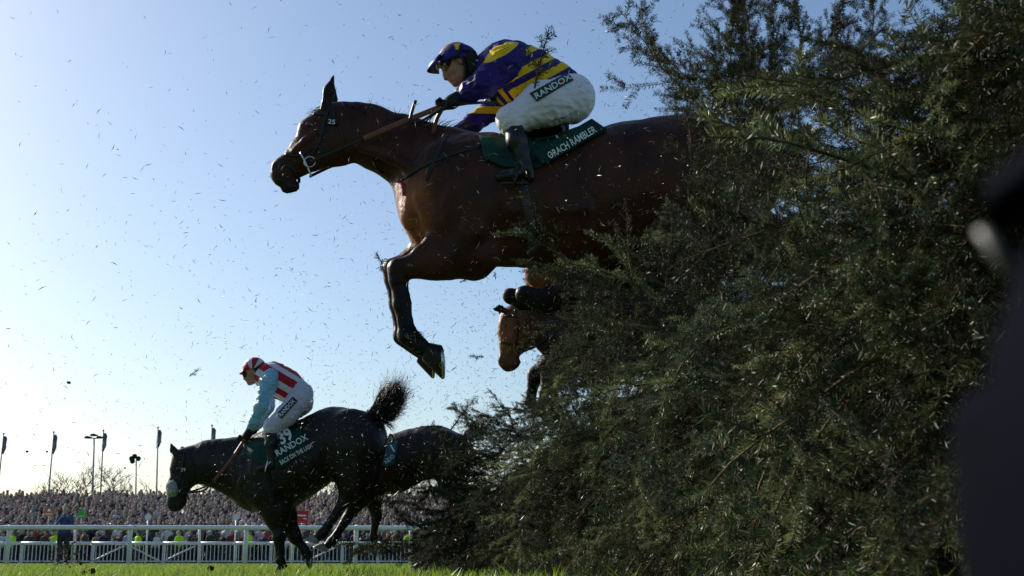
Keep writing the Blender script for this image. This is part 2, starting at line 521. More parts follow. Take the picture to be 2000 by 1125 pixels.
# ------------------------------------------------------------------ spruce boughs
def bough_mesh(name, seed, L=.75, ntw=22, dens=1000, nl=.0175, nw=.0009, twl=.3, sub=4, bare=.12, spread=1.0, zjit=.35, sag=.3, nm='needle'):
    r = np.random.default_rng(seed)
    gg = G(); nv, nt_ = [], []
    segs = []

    def twig(a, d, ln, rad, level, bare_to=0.0, sag=.25):
        n = max(3, int(ln / .06) + 2)
        P = [np.array(a, float)]; dd = np.array(d, float) / np.linalg.norm(d)
        wob = r.normal(0, .35, 3)
        for i in range(n - 1):
            dd = dd + (wob * .12 + np.array([0, 0, -sag * .12 * ln / .3]) + r.normal(0, .05, 3))
            dd /= np.linalg.norm(dd)
            P.append(P[-1] + dd * ln / (n - 1))
        P = np.array(P)
        gg.tube(P, np.linspace(rad, rad * .35, n), 4 if level else 5, 1, cap=False)
        segs.append((P, bare_to, level))
        return P
    main = twig((0, 0, 0), (1, r.normal(0, .08), .12), L, .0042, 0, bare, sag)
    for i in range(ntw):
        f = (i + 1.2) / (ntw + 1.5)
        idx_ = f * (len(main) - 1); j = int(idx_); p = main[j] + (main[min(j + 1, len(main) - 1)] - main[j]) * (idx_ - j)
        d0 = main[min(j + 1, len(main) - 1)] - main[max(j - 1, 0)]; d0 /= np.linalg.norm(d0)
        side = 1 if i % 2 else -1
        d = d0 * .75 + np.array([0, side * spread, 0]) * r.uniform(.55, 1.0) + np.array([0, 0, r.normal(.05, zjit)])
        ln = twl * (1.05 - f * .72) * r.uniform(.6, 1.15)
        T = twig(p, d, ln, .0019, 1)
        for q in range(sub if ln > .1 else max(0, sub - 2)):
            ff = r.uniform(.25, .85); k = int(ff * (len(T) - 1)); e = T[min(k + 1, len(T) - 1)] - T[k]; e /= np.linalg.norm(e)
            sd = np.cross(e, (0, 0, 1)); sd /= np.linalg.norm(sd) + 1e-9
            twig(T[k], e * .8 + sd * (1 if q % 2 else -1) * r.uniform(.5, .9) + r.normal(0, .2, 3), ln * r.uniform(.28, .5), .0014, 2)
    for P, bt, lv in segs:
        sl = np.linalg.norm(np.diff(P, axis=0), axis=1); tot = sl.sum(); cum = np.r_[0, np.cumsum(sl)]
        n = int(tot * dens * (1.15 if lv else .7))
        s_ = np.sort(r.uniform(bt * tot, tot, n))
        j = np.clip(np.searchsorted(cum, s_) - 1, 0, len(sl) - 1)
        t = ((s_ - cum[j]) / sl[j])[:, None]
        p = P[j] * (1 - t) + P[j + 1] * t
        d = (P[j + 1] - P[j]) / sl[j][:, None]
        rad = r.normal(0, 1, (n, 3)) * np.array([1, 1, .6]); rad[:, 2] += .3
        rad -= d * (rad * d).sum(1, keepdims=True); rad /= np.linalg.norm(rad, axis=1, keepdims=True)
        dr = d * r.uniform(.45, .65, (n, 1)) + rad; dr /= np.linalg.norm(dr, axis=1, keepdims=True)
        ll = nl * r.uniform(.7, 1.15, (n, 1))
        w = np.cross(dr, r.normal(0, 1, (n, 3))); w /= np.linalg.norm(w, axis=1, keepdims=True) + 1e-9
        w *= nw * r.uniform(.8, 1.3, (n, 1))
        tip = p + dr * ll; mid = p + dr * ll * .55
        nv.append(np.stack([p, mid + w, tip, mid - w], 1).reshape(-1, 3))
        nt_.append(np.repeat(np.clip(r.normal(.08 + .75 * r.random() ** 2, .15, n), 0, 1), 4))
    nv = np.vstack(nv); nt_ = np.concatenate(nt_)
    b = np.arange(len(nv) // 4)[:, None] * 4 + len(gg.v)
    faces = gg.f + list(map(tuple, np.hstack([b, b + 1, b + 2, b + 3])))
    verts = np.vstack([np.array(gg.v), nv])
    mid_ = [1] * len(gg.f) + [0] * len(b)
    tone_ = np.r_[np.full(len(gg.v), .5), nt_]
    return mesh_data(name, verts, faces, [M[nm], M['bark']], False, mid_, {'tone': tone_})

BOUGHS = [bough_mesh('spruce_bough', 100 + i, L=l, ntw=n, twl=t, sub=s_) for i, (l, n, t, s_) in enumerate(
    [(.75, 16, .34, 3), (.62, 13, .32, 3), (.85, 18, .36, 3), (.55, 12, .28, 3), (.70, 15, .36, 3), (.5, 11, .25, 2)])]
PALE = [bough_mesh('spruce_bough', 150 + i, L=l, ntw=n, twl=t, sub=s_, nm='needle2', nl=.02, nw=.0011) for i, (l, n, t, s_) in enumerate([(.7, 14, .34, 3), (.55, 12, .28, 3)])]
SUNLIT = [bough_mesh('spruce_spray', 170 + i, L=l, ntw=n, twl=t, sub=1, nm='needle3', nl=.023, nw=.0012, dens=900, zjit=.14, bare=.04, sag=sg) for i, (l, n, t, sg) in enumerate([(.55, 8, .26, .9), (.42, 6, .22, .8), (.65, 9, .3, 1.0)])]
AIRY = [bough_mesh('spruce_branch', 200 + i, L=l, ntw=n, twl=t, sub=s_, dens=1000, nl=.021, nw=.0011, bare=.05, zjit=.45, sag=-.12) for i, (l, n, t, s_) in enumerate(
    [(.8, 17, .36, 3), (.65, 14, .32, 3), (.55, 11, .26, 2)])]
SPRIG = [bough_mesh('spruce_sprig', 300 + i, L=l, ntw=n, twl=t, sub=0, dens=1000, nl=.02, nw=.0012, bare=.02) for i, (l, n, t) in enumerate([(.22, 5, .09), (.14, 3, .05), (.10, 2, .04)])]
for i in range(1, len(SPRIG)): pass

# fence line: runs away from the camera on the right, apron of boughs on the landing side
def fx_top(Y): return float(np.interp(Y, [1.3, 2.5, 3.5, 5, 7, 9, 12, 16, 18.5], [1.08, 1.06, 1.02, .84, .60, .50, .25, -.22, -.55])) + .05 * math.sin(Y * 2.3)
def fx_base(Y): return fx_top(Y) - .50 - .055 * max(0, Y - 6) - .06 * math.sin(Y * 2.1)
def f_h(Y): return float(np.interp(Y, [1.3, 2.5, 3.5, 5, 7, 10, 18], [1.3, 1.25, 1.12, 1.2, 1.5, 1.62, 1.58])) + .04 * math.sin(Y * 2.7)
fence = empty('spruce_fence', (1.2, 6, 0), 'huge steeplechase fence packed with dark green spruce boughs at right', 'fence')
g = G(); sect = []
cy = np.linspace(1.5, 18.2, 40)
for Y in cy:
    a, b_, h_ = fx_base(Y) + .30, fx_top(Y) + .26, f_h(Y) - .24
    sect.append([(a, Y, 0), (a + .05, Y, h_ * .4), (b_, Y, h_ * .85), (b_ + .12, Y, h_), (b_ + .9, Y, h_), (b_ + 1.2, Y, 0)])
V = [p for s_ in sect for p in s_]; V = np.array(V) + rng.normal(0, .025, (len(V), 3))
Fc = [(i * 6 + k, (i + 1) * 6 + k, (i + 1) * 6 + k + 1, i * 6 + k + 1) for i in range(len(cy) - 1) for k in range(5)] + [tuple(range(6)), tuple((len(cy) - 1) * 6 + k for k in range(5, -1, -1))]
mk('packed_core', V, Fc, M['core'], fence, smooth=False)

def bough_pose(p, d, roll):
    d = Vector(d).normalized()
    q = d.to_track_quat('X', 'Z')
    return q @ Quaternion((1, 0, 0), roll)

def face_pose(r):
    Y = 1.35 * (17.5 / 1.35) ** (r.random() ** 1.25)
    h_ = r.random() ** .85
    x = fx_base(Y) * (1 - h_) + fx_top(Y) * h_ + .25 * math.sin(math.pi * h_) * -.15
    p = np.array([x + r.uniform(.05, .33), Y + r.normal(0, .05), f_h(Y) * h_ * .97])
    up = -.95 + 1.25 * h_ ** 1.4 + r.normal(0, .28)
    d = np.array([-.62 + r.normal(0, .22), -.30 + r.normal(0, .38), up])
    return p, d

r_ = np.random.default_rng(5)
def add_bough(me, p, d, roll, sc, name='spruce_bough'):
    o = obj_from(name, me, fence, tuple(np.array(p) - np.array(fence.location)))
    o.rotation_mode = 'QUATERNION'; o.rotation_quaternion = bough_pose(p, d, roll); o.scale = (sc,) * 3
    return o
# loose branches standing up out of the near end and reaching across the horse
HERO = [  # root pixel, tip pixel, depth, mesh, (depth change to tip)
    ((1420, 265), (1135, 0), 3.3, 0, -.1, 1), ((1405, 235), (1335, -30), 3.3, 0, .1, 1), ((1440, 250), (1440, -40), 3.4, 1, 0, 1),
    ((1465, 250), (1500, -40), 3.2, 0, .1, 1), ((1500, 260), (1560, -40), 3.2, 1, 0, 1), ((1545, 250), (1660, -20), 3.0, 0, 0, 1),
    ((1390, 225), (1250, 60), 3.5, 1, 0, 1), ((1480, 230), (1380, 20), 3.6, 0, .2, 1), ((1600, 260), (1700, -30), 2.8, 1, 0, 1),
    ((1530, 260), (1470, 60), 3.6, 1, 0, 1), ((1430, 240), (1310, 120), 3.7, 2, 0, 1), ((1660, 220), (1820, -40), 2.5, 0, -.1, 1),
    ((1400, 290), (1400, 90), 3.9, 1, .1, 1), ((1450, 290), (1520, 110), 3.8, 1, .1, 1), ((1350, 280), (1345, 140), 4.2, 2, .1, 1),
    ((1560, 250), (1530, 40), 3.5, 0, .1, 1), ((1640, 250), (1620, 60), 3.3, 1, .1, 1), ((1500, 280), (1430, 130), 4.0, 1, .1, 1),
    ((1110, 520), (965, 405), 4.9, 2, -.1, 1), ((1235, 540), (1170, 400), 3.9, 2, -.1, 1), ((1300, 560), (1285, 395), 3.6, 2, -.1, 1),
    ((1250, 580), (1010, 520), 5.4, 1, -.2, 1), ((1420, 330), (1390, 240), 4.2, 2, 0, 1),
    ((1690, 340), (1945, 552), 1.7, 2, -.1, 3), ((1735, 330), (1690, 620), 1.75, 0, -.1, 3), ((1540, 320), (1600, 600), 2.0, 2, -.1, 3), ((1580, 300), (1530, 480), 2.1, 1, -.1, 3), ((1790, 420), (1890, 590), 1.65, 1, -.1, 3), ((1900, 40), (1780, 190), 1.8, 0, -.1, 3), ((1960, 240), (1800, 290), 1.65, 1, -.1, 3), ((1650, 120), (1760, 130), 2.0, 1, -.1, 3), ((1470, 330), (1400, 420), 3.4, 1, -.1, 3), ((1310, 500), (1290, 400), 4.0, 1, -.2, 3), ((1060, 480), (968, 408), 5.0, 1, -.1, 3), ((1225, 520), (1170, 405), 4.2, 1, -.1, 3), ((1180, 590), (1110, 660), 6.6, 0, -.1, 3), ((1200, 640), (1120, 720), 6.6, 2, -.1, 3), ((1250, 600), (1180, 660), 5.6, 0, -.1, 3), ((1540, 850), (1625, 950), 1.9, 1, -.1, 3), ((1500, 900), (1570, 1000), 2.0, 1, -.1, 3), ((1700, 970), (1790, 1060), 1.7, 1, -.1, 3), ((1380, 940), (1450, 1050), 2.4, 0, -.1, 3), ((1240, 930), (1300, 1040), 3.0, 0, -.1, 3), ((1480, 700), (1500, 830), 2.4, 0, -.1, 3),
    ((1500, 370), (1555, 560), 2.4, 1, -.1, 2), ((1660, 380), (1770, 590), 1.9, 1, -.1, 2), ((1840, 400), (1720, 480), 1.8, 1, -.1, 2), ((1480, 760), (1620, 940), 2.2, 0, -.1, 2), ((1600, 780), (1760, 960), 1.9, 1, -.1, 2), ((1720, 900), (1880, 1040), 1.7, 1, -.1, 2), ((1400, 860), (1480, 1040), 2.6, 0, -.1, 2), ((1260, 860), (1330, 1030), 3.2, 0, -.1, 2), ((1720, 60), (1650, 200), 2.2, 1, -.1, 2), ((1340, 800), (1200, 735), 7.6, 2, 0, 0), ((1320, 820), (1150, 760), 7.8, 0, 0, 0), ((1380, 790), (1260, 730), 7.4, 4, 0, 0), ((1420, 560), (1380, 720), 3.0, 1, -.1, 2), ((1990, 0), (1830, 130), 1.9, 1, 0, 1), ((1850, 70), (1740, 220), 2.1, 2, 0, 1),
    ((1640, 150), (1800, 130), 2.3, 2, 0, 1), ((1700, 190), (1640, 180), 2.2, 2, 0, 1), ((1960, 215), (1850, 290), 1.75, 2, 0, 1),
    ((960, 900), (810, 870), 11.8, 2, -.2, 0), ((960, 930), (790, 915), 11.8, 0, -.2, 0), ((950, 880), (830, 850), 11.8, 4, -.2, 0),
    ((1010, 830), (930, 780), 11.5, 2, 0, 1), ((1020, 860), (860, 840), 11.8, 0, -.2, 1), ((990, 900), (830, 900), 12.2, 0, -.2, 1), ((980, 890), (840, 900), 11.6, 2, -.2, 0), ((990, 920), (870, 860), 11.6, 4, -.2, 0), ((1000, 950), (840, 930), 11.4, 2, -.2, 0), ((960, 960), (800, 950), 11.6, 0, -.2, 0), ((980, 1000), (830, 980), 11.3, 2, -.2, 0), ((940, 1020), (770, 1010), 11.6, 0, -.2, 0), ((950, 1060), (790, 1050), 11.4, 2, -.2, 0), ((1010, 900), (900, 820), 11.5, 2, -.2, 2), ((980, 940), (860, 890), 11.3, 0, -.2, 2), ((960, 1000), (830, 960), 11.2, 0, -.2, 2),
    ((1430, 420), (1360, 235), 4.9, 2, 0, 0), ((1470, 400), (1410, 225), 4.9, 0, 0, 0), ((1510, 400), (1450, 230), 4.8, 2, 0, 0), ((1540, 400), (1500, 230), 4.8, 4, 0, 0), ((1450, 470), (1380, 330), 5.0, 4, 0, 0), ((1500, 480), (1440, 320), 4.9, 2, 0, 0), ((1530, 340), (1480, 240), 4.6, 0, 0, 0), ((1400, 440), (1355, 300), 5.1, 0, 0, 0), ((1580, 330), (1540, 200), 4.2, 2, 0, 0),
    ((1420, 520), (1260, 470), 5.6, 2, 0, 0), ((1440, 540), (1290, 500), 5.4, 0, 0, 0), ((1400, 560), (1230, 530), 5.8, 4, 0, 0), ((1470, 480), (1330, 430), 5.0, 2, 0, 0), ((1500, 440), (1380, 330), 4.7, 0, 0, 0), ((1520, 420), (1420, 250), 4.6, 4, 0, 0), ((1480, 380), (1370, 250), 4.8, 2, 0, 2), ((1400, 470), (1300, 380), 5.0, 1, 0, 2),
    ((980, 960), (800, 985), 12.6, 1, -.3, 1), ((960, 1010), (760, 1030), 12.8, 0, -.3, 1), ((940, 1060), (720, 1075), 13, 0, -.3, 1), ((900, 1080), (640, 1085), 13, 1, -.2, 1),
    ((1540, 850), (1640, 960), 2.1, 4, -.1, 0), ((1500, 900), (1580, 1010), 2.2, 2, -.1, 1), ((1840, 1000), (1960, 1100), 1.5, 2, -.1, 1),
    ((1470, 420), (1385, 225), 4.3, 0, 0, 1), ((1500, 430), (1470, 215), 4.4, 0, .1, 1), ((1440, 470), (1340, 330), 4.5, 1, 0, 1), ((1480, 420), (1400, 300), 4.1, 2, 0, 0), ((1530, 420), (1520, 220), 4.2, 0, 0, 1),
    ((1400, 520), (1330, 380), 4.4, 4, 0, 0), ((1450, 440), (1430, 260), 4.5, 2, 0, 0), ((1560, 380), (1580, 200), 3.9, 0, 0, 1), ((1510, 470), (1440, 340), 3.9, 0, 0, 0), ((1350, 540), (1260, 430), 4.8, 1, 0, 1),
    ((1380, 500), (1350, 400), 4.2, 3, 0, 0), ((1460, 390), (1500, 260), 4.1, 1, 0, 0), ((1300, 560), (1180, 480), 5.4, 1, 0, 1), ((1560, 330), (1490, 190), 3.5, 2, 0, 0), ((1620, 300), (1580, 130), 3.2, 4, 0, 0),
    ((1000, 880), (850, 850), 11.2, 2, -.2, 0), ((1000, 900), (860, 880), 11.4, 0, -.2, 0), ((960, 930), (820, 930), 11.5, 4, -.2, 0), ((950, 980), (810, 1000), 11.8, 0, -.2, 0), ((930, 1030), (800, 1050), 12, 2, -.2, 0), ((900, 1060), (780, 1085), 12, 1, -.2, 0), ((1030, 860), (920, 800), 11.0, 1, -.2, 1),
    ((1180, 560), (1100, 640), 7.0, 1, -.1, 0), ((1190, 600), (1085, 700), 7.2, 0, -.1, 0), ((1200, 620), (1080, 760), 7.4, 2, -.1, 0), ((1180, 650), (1060, 800), 8, 4, -.1, 0)]
nh = 0
for a, b_, Y, mi, dY, airy in HERO:
    p, q = at(*a, Y), at(*b_, Y + dY)
    me = (AIRY if airy else BOUGHS)[mi % (3 if airy else 6)]
    if airy == 2: me = PALE[mi % 2]
    if airy == 3: me = SUNLIT[mi % 3]
    L = np.linalg.norm(q - p); base = [.7, .55][mi % 2] if airy == 2 else [.55, .42, .65][mi % 3] if airy == 3 else [.8, .65, .55][mi % 3] if airy else [.75, .62, .85, .55, .70, .5][mi]
    add_bough(me, p, q - p, r_.uniform(-.6, .6), L / base); nh += 1
NFRONT = 62
for i in range(NFRONT):   # sprays in painted sunlit colour, hanging clear of the packed face
    Y = 1.75 * (9.0 / 1.75) ** (((i + .5) / NFRONT) ** 1.1); h_ = (.12 + .86 * ((i * .618) % 1.0))
    x = fx_base(Y) * (1 - h_) + fx_top(Y) * h_ - r_.uniform(.0, .10)
    d = np.array([-.55 + r_.normal(0, .25), -.45 + r_.normal(0, .35), -.75 + 1.0 * h_ ** 2 + r_.normal(0, .25)])
    add_bough(SUNLIT[i % 3], (x, Y, f_h(Y) * h_), d, r_.normal(0, .5), r_.uniform(.75, 1.1), 'spruce_spray'); nh += 1
for i in range(298 - nh):
    p, d = face_pose(r_)
    add_bough(PALE[i % 2] if i % 4 == 1 else BOUGHS[i % 6], p, d, r_.normal(0, .5), r_.uniform(.7, 1.05))

# the rest of the packing, instanced as one mass
def gn_instances(name, pts, quats, scales, idxs, objs, parent=None):
    """points carrying rotation, scale and index attributes; geometry nodes put one of the meshes on each"""
    coll = bpy.data.collections.new(name + '_sources')
    for k, ob in enumerate(objs): coll.objects.link(ob)
    me = bpy.data.meshes.new(name)
    base = np.array(wloc(parent)) if parent else np.zeros(3)
    me.from_pydata([tuple(np.array(p) - base) for p in pts], [], [])
    a = me.attributes.new('rot', 'FLOAT_VECTOR', 'POINT'); a.data.foreach_set('vector', np.array([tuple(q.to_euler()) for q in quats], np.float32).ravel())
    a = me.attributes.new('scl', 'FLOAT', 'POINT'); a.data.foreach_set('value', np.array(scales, np.float32))
    a = me.attributes.new('idx', 'INT', 'POINT'); a.data.foreach_set('value', np.array(idxs, np.int32))
    o = bpy.data.objects.new(name, me); COL.objects.link(o)
    if parent: o.parent = parent
    ng = bpy.data.node_groups.new(name + '_nodes', 'GeometryNodeTree')
    ng.interface.new_socket('Geometry', in_out='INPUT', socket_type='NodeSocketGeometry')
    ng.interface.new_socket('Geometry', in_out='OUTPUT', socket_type='NodeSocketGeometry')
    gi = ng.nodes.new('NodeGroupInput'); go = ng.nodes.new('NodeGroupOutput')
    ip = ng.nodes.new('GeometryNodeInstanceOnPoints'); ci = ng.nodes.new('GeometryNodeCollectionInfo')
    ci.inputs['Collection'].default_value = coll; ci.inputs['Separate Children'].default_value = True; ci.inputs['Reset Children'].default_value = True

    def named(nm, typ):
        n = ng.nodes.new('GeometryNodeInputNamedAttribute'); n.data_type = typ; n.inputs['Name'].default_value = nm
        return n.outputs['Attribute']
    ng.links.new(gi.outputs[0], ip.inputs['Points']); ng.links.new(ci.outputs[0], ip.inputs['Instance'])
    ip.inputs['Pick Instance'].default_value = True
    ng.links.new(named('idx', 'INT'), ip.inputs['Instance Index'])
    e2r = ng.nodes.new('FunctionNodeEulerToRotation'); ng.links.new(named('rot', 'FLOAT_VECTOR'), e2r.inputs[0])
    ng.links.new(e2r.outputs[0], ip.inputs['Rotation'])
    ng.links.new(named('scl', 'FLOAT'), ip.inputs['Scale'])
    ng.links.new(ip.outputs[0], go.inputs[0])
    md = o.modifiers.new('instances', 'NODES'); md.node_group = ng
    return o
src = [bpy.data.objects.new('spruce_bough_source', me) for me in BOUGHS]
pts, qs, sc_, ix = [], [], [], []
for i in range(470):
    p, d = face_pose(r_)
    p = p + np.array([r_.uniform(0, .15), 0, 0])
    pts.append(p); qs.append(bough_pose(p, d, r_.normal(0, .6))); sc_.append(r_.uniform(.6, 1.0)); ix.append(int(r_.integers(0, 6)))
for i in range(160):   # along the top
    Y = 1.5 + 16 * r_.random() ** 1.6
    p = np.array([fx_top(Y) + r_.uniform(.1, 1.2), Y, f_h(Y) - .2]); d = np.array([r_.normal(-.3, .4), r_.normal(0, .5), .75])
    pts.append(p); qs.append(bough_pose(p, d, r_.normal(0, .6))); sc_.append(r_.uniform(.45, .75)); ix.append(int(r_.integers(0, 6)))
o = gn_instances('spruce_infill', pts, qs, sc_, ix, src, fence); tag(o, kind='stuff')

# ------------------------------------------------------------------ running rail, barriers
RY = 33.5
rail = empty('running_rail', (at(250, 1100, RY)[0], RY, 0), 'white plastic running rail on round posts in front of the crowd', 'rail')
zr = at(250, 1030, RY)[2]
g = G(); g.tube([(-24, RY, zr - .02), (-12, RY, zr), (0, RY, zr - .02), (9, RY, zr - .03)], .058, 10, cap=True, flat=.8); g.mk('top_rail', M['rail'], rail, True)
for px in (12, 250, 478, 694, 910):
    x = at(px, 1080, RY)[0]
    g = G(); g.tube([(x, RY + .09, 0), (x, RY + .09, zr - .16), (x, RY + .07, zr - .04), (x, RY + .0, zr + .03)], .060, 10, flat=1); g.mk('post', M['rail'], rail, True)
for px in (385, 568, 800, 140):
    x = at(px, 1080, RY)[0]
    g = G(); g.tube([(x, RY + .2, 0), (x, RY + .2, zr * .6), (x, RY + .12, zr - .03)], .035, 8); g.mk('stay', M['rail'], rail, True)

BYR = 50.0
zb = at(300, 1061, BYR)[2]
panel_w = 1.42
names_ord = ['first', 'second', 'third', 'fourth', 'fifth', 'sixth', 'seventh', 'eighth', 'ninth', 'tenth', 'eleventh', 'twelfth', 'thirteenth', 'fourteenth', 'fifteenth', 'sixteenth', 'seventeenth', 'eighteenth', 'nineteenth', 'twentieth',
             'twenty-first', 'twenty-second', 'twenty-third', 'twenty-fourth', 'twenty-fifth', 'twenty-sixth', 'twenty-seventh', 'twenty-eighth', 'twenty-ninth', 'thirtieth', 'thirty-first', 'thirty-second', 'thirty-third', 'thirty-fourth', 'thirty-fifth', 'thirty-sixth', 'thirty-seventh', 'thirty-eighth', 'thirty-ninth', 'fortieth', 'forty-first', 'forty-second', 'forty-third', 'forty-fourth'] + ['number %d' % k for k in range(45, 90)]
bar_me = G().box((-.014, -.014, .12), (.014, .014, zb - .05)).data('bar', M['bar'])
post_me = G().box((-.055, -.04, 0), (.055, .04, zb - .03)).data('post', M['bar'])
gt = G(); gt.tube([(-.69, 0, zb), (.69, 0, zb)], .062, 8, flat=.8); top_me = gt.data('top_rail', M['rail'], True)
low_me = G().box((-.66, -.02, .08), (.66, .02, .13)).data('bottom_rail', M['bar'])
gt = G(); gt.tube([(-.6, -.03, zb - .1), (.6, -.03, .12)], .03, 6); brace_me = gt.data('brace', M['bar'], True)
x0 = at(-30, 1061, BYR)[0]
for i in range(14):
    xc = x0 + (i + .5) * panel_w
    b = empty('crowd_barrier', (xc, BYR + .02 * math.sin(i * 2.1), 0), 'white barred crowd barrier panel behind the rail, %s from the left' % names_ord[i], 'barrier', 'white barrier panels before the crowd')
    obj_from('top_rail', top_me, b); obj_from('bottom_rail', low_me, b); obj_from('post', post_me, b, (-.66, .05, 0))
    for k in range(8): obj_from('bar', bar_me, b, (-.52 + k * .155, 0, 0))
    if i in (3, 4, 5, 9):
        br = obj_from('brace', brace_me, b)
        if i % 2: br.scale = (-1, 1, 1)

# ------------------------------------------------------------------ poles, lamps, bare trees
def flag_pole(px_b, px_t, py_t, label, Y=96.0, lean=0, flagh=35):
    b = at(px_b, 975, Y); t = at(px_t, py_t, Y)
    b = b + (t - b) * (-b[2] / (t[2] - b[2]))
    p = empty('flag_pole', (b[0], Y, 0), label, 'flag pole', 'flag poles behind the crowd')
    g = G(); g.tube([b, t], [.085, .05], 8); g.mk('pole', M['steelpole'], p, True)
    fl = G(); n = 7; pts_ = []
    for j in range(n):
        f = j / (n - 1)
        c = t + np.array([.05, 0, -.15]) + np.array([0, 0, -f * flagh * mpp(900, Y)])
        w = .34 * math.sin(math.pi * (.18 + .72 * f)) + .03 * math.sin(j * 1.9)
        pts_ += [c + np.array([-.09, 0, 0]), c + np.array([w * .5, .18 * math.sin(j * 1.3), 0]), c + np.array([w, -.1 + .1 * math.cos(j), 0])]
    fl.add(pts_, [(j * 3 + k, j * 3 + k + 1, (j + 1) * 3 + k + 1, (j + 1) * 3 + k) for j in range(n - 1) for k in range(2)])
    ob = fl.mk('flag', M['flag'], p, True)
    md = ob.modifiers.new('thickness', 'SOLIDIFY'); md.thickness = .015
    g = G(); g.tube([t, t + np.array([0, 0, .12])], [.09, .05], 8); g.mk('finial', M['steelpole'], p, True)
flag_pole(-6, 7, 848, 'leaning flag pole cut by the left edge of the picture')
flag_pole(94, 105, 845, 'flag pole with limp flag above the orange board', flagh=38)
flag_pole(196, 202, 842, 'flag pole just right of the three-headed lamp post', flagh=36)
flag_pole(305.5, 308.5, 836, 'flag pole left of the black horse with the white noseband', flagh=36)
flag_pole(410, 414, 832, 'flag pole seen above the neck of the black horse', flagh=34)

Y = 92.0
b = at(180, 975, Y); t = at(184, 856, Y); b = b + (t - b) * (-b[2] / (t[2] - b[2]))
lp = empty('lamp_post', (b[0], Y, 0), 'tall lamp post with three flat floodlight heads on a crossbar', 'lamp post')
g = G(); g.tube([b, t], [.12, .06], 8); g.mk('pole', M['steelpole'], lp, True)
g = G(); g.tube([t + np.array([-.5, 0, 0]), t + np.array([.5, 0, 0])], .04, 6); g.mk('crossbar', M['steelpole'], lp, True)
for dx, dz in ((-.42, .05), (.0, .22), (.48, .05)):
    c = t + np.array([dx, -.1, dz])
    g = G(); pr = [(-.26, -.06), (.26, -.06), (.2, .05), (.05, .1), (-.15, .09)]
    g.add([c + np.array([x, yy, z]) for yy in (-.2, .25) for x, z in pr], [tuple(range(4, -1, -1)), tuple(range(5, 10))] + [(k, (k + 1) % 5, 5 + (k + 1) % 5, 5 + k) for k in range(5)])
    g.mk('lamp_head', M['black'], lp)
b = at(265, 975, Y); t = at(266, 898, Y); b = b + (t - b) * (-b[2] / (t[2] - b[2]))
lp = empty('loudspeaker_pole', (b[0], Y, 0), 'shorter pole with a cluster of dark loudspeakers on top', 'speaker pole')
g = G(); g.tube([b, t], [.1, .05], 8); g.mk('pole', M['steelpole'], lp, True)
for dx, dz, ry in ((-.18, .06, .2), (.2, .05, -.3), (.0, .22, .1), (-.14, -.14, 0)):
    c = t + np.array([dx, -.15 + .1 * dz, dz])
    g = G(); n = 8
    ring = lambda r0, yo: [c + np.array([r0 * math.cos(2 * math.pi * k / n) + yo * ry, yo, r0 * math.sin(2 * math.pi * k / n)]) for k in range(n)]
    g.add(ring(.2, -.25) + ring(.08, .12), [(k, (k + 1) % n, n + (k + 1) % n, n + k) for k in range(n)] + [tuple(range(n - 1, -1, -1)), tuple(range(n, 2 * n))])
    g.mk('loudspeaker', M['black'], lp)

def bare_tree(px, py_top, width_px, label, seed, Y=112.0):
    r = np.random.default_rng(seed)
    H = at(px, py_top, Y)[2]; x = at(px, 965, Y)[0]
    wd = width_px * mpp(940, Y)
    tr = empty('bare_tree', (x, Y, 0), label, 'tree', 'leafless trees on the skyline')
    tk = G(); cr = G()

    def grow(p, d, ln, rad, lv):
        n = 4; P = [p]; dd = d
        for i in range(n - 1):
            dd = dd + r.normal(0, .1, 3) + np.array([0, 0, .06]); dd /= np.linalg.norm(dd); P.append(P[-1] + dd * ln / (n - 1))
        (tk if lv < 2 else cr).tube(P, np.linspace(rad, rad * .6, n), 5 if lv < 2 else 3, 0, cap=False)
        if lv >= 5: return
        for c in range([4, 4, 4, 3, 3][lv]):
            f = r.uniform(.35, 1.0); q = P[min(int(f * n), n - 1)]
            sd = r.normal(0, 1, 3); sd[2] = abs(sd[2]) * .3; sd /= np.linalg.norm(sd)
            nd = dd * .8 + sd * .75; nd[0] *= 1 + .25 * wd / H; nd /= np.linalg.norm(nd)
            grow(q, nd, ln * r.uniform(.55, .8), max(rad * .5, .026), lv + 1)
    grow(np.array([x, Y, 0.]), np.array([0, 0, 1.]), H * .36, .16, 0)
    tk.mk('trunk', M['twig'], tr, True); cr.mk('crown', M['twig'], tr, False)
bare_tree(112, 890, 95, 'leafless tree behind the crowd near the left edge', 1)
bare_tree(205, 900, 70, 'leafless tree standing behind the lamp post', 2)
bare_tree(240, 898, 70, 'leafless tree beside the loudspeaker pole', 3)
bare_tree(432, 915, 60, 'leafless tree framed under the neck of the black horse', 4)
bare_tree(648, 880, 80, 'leafless tree framed under the belly of the black horse', 5)

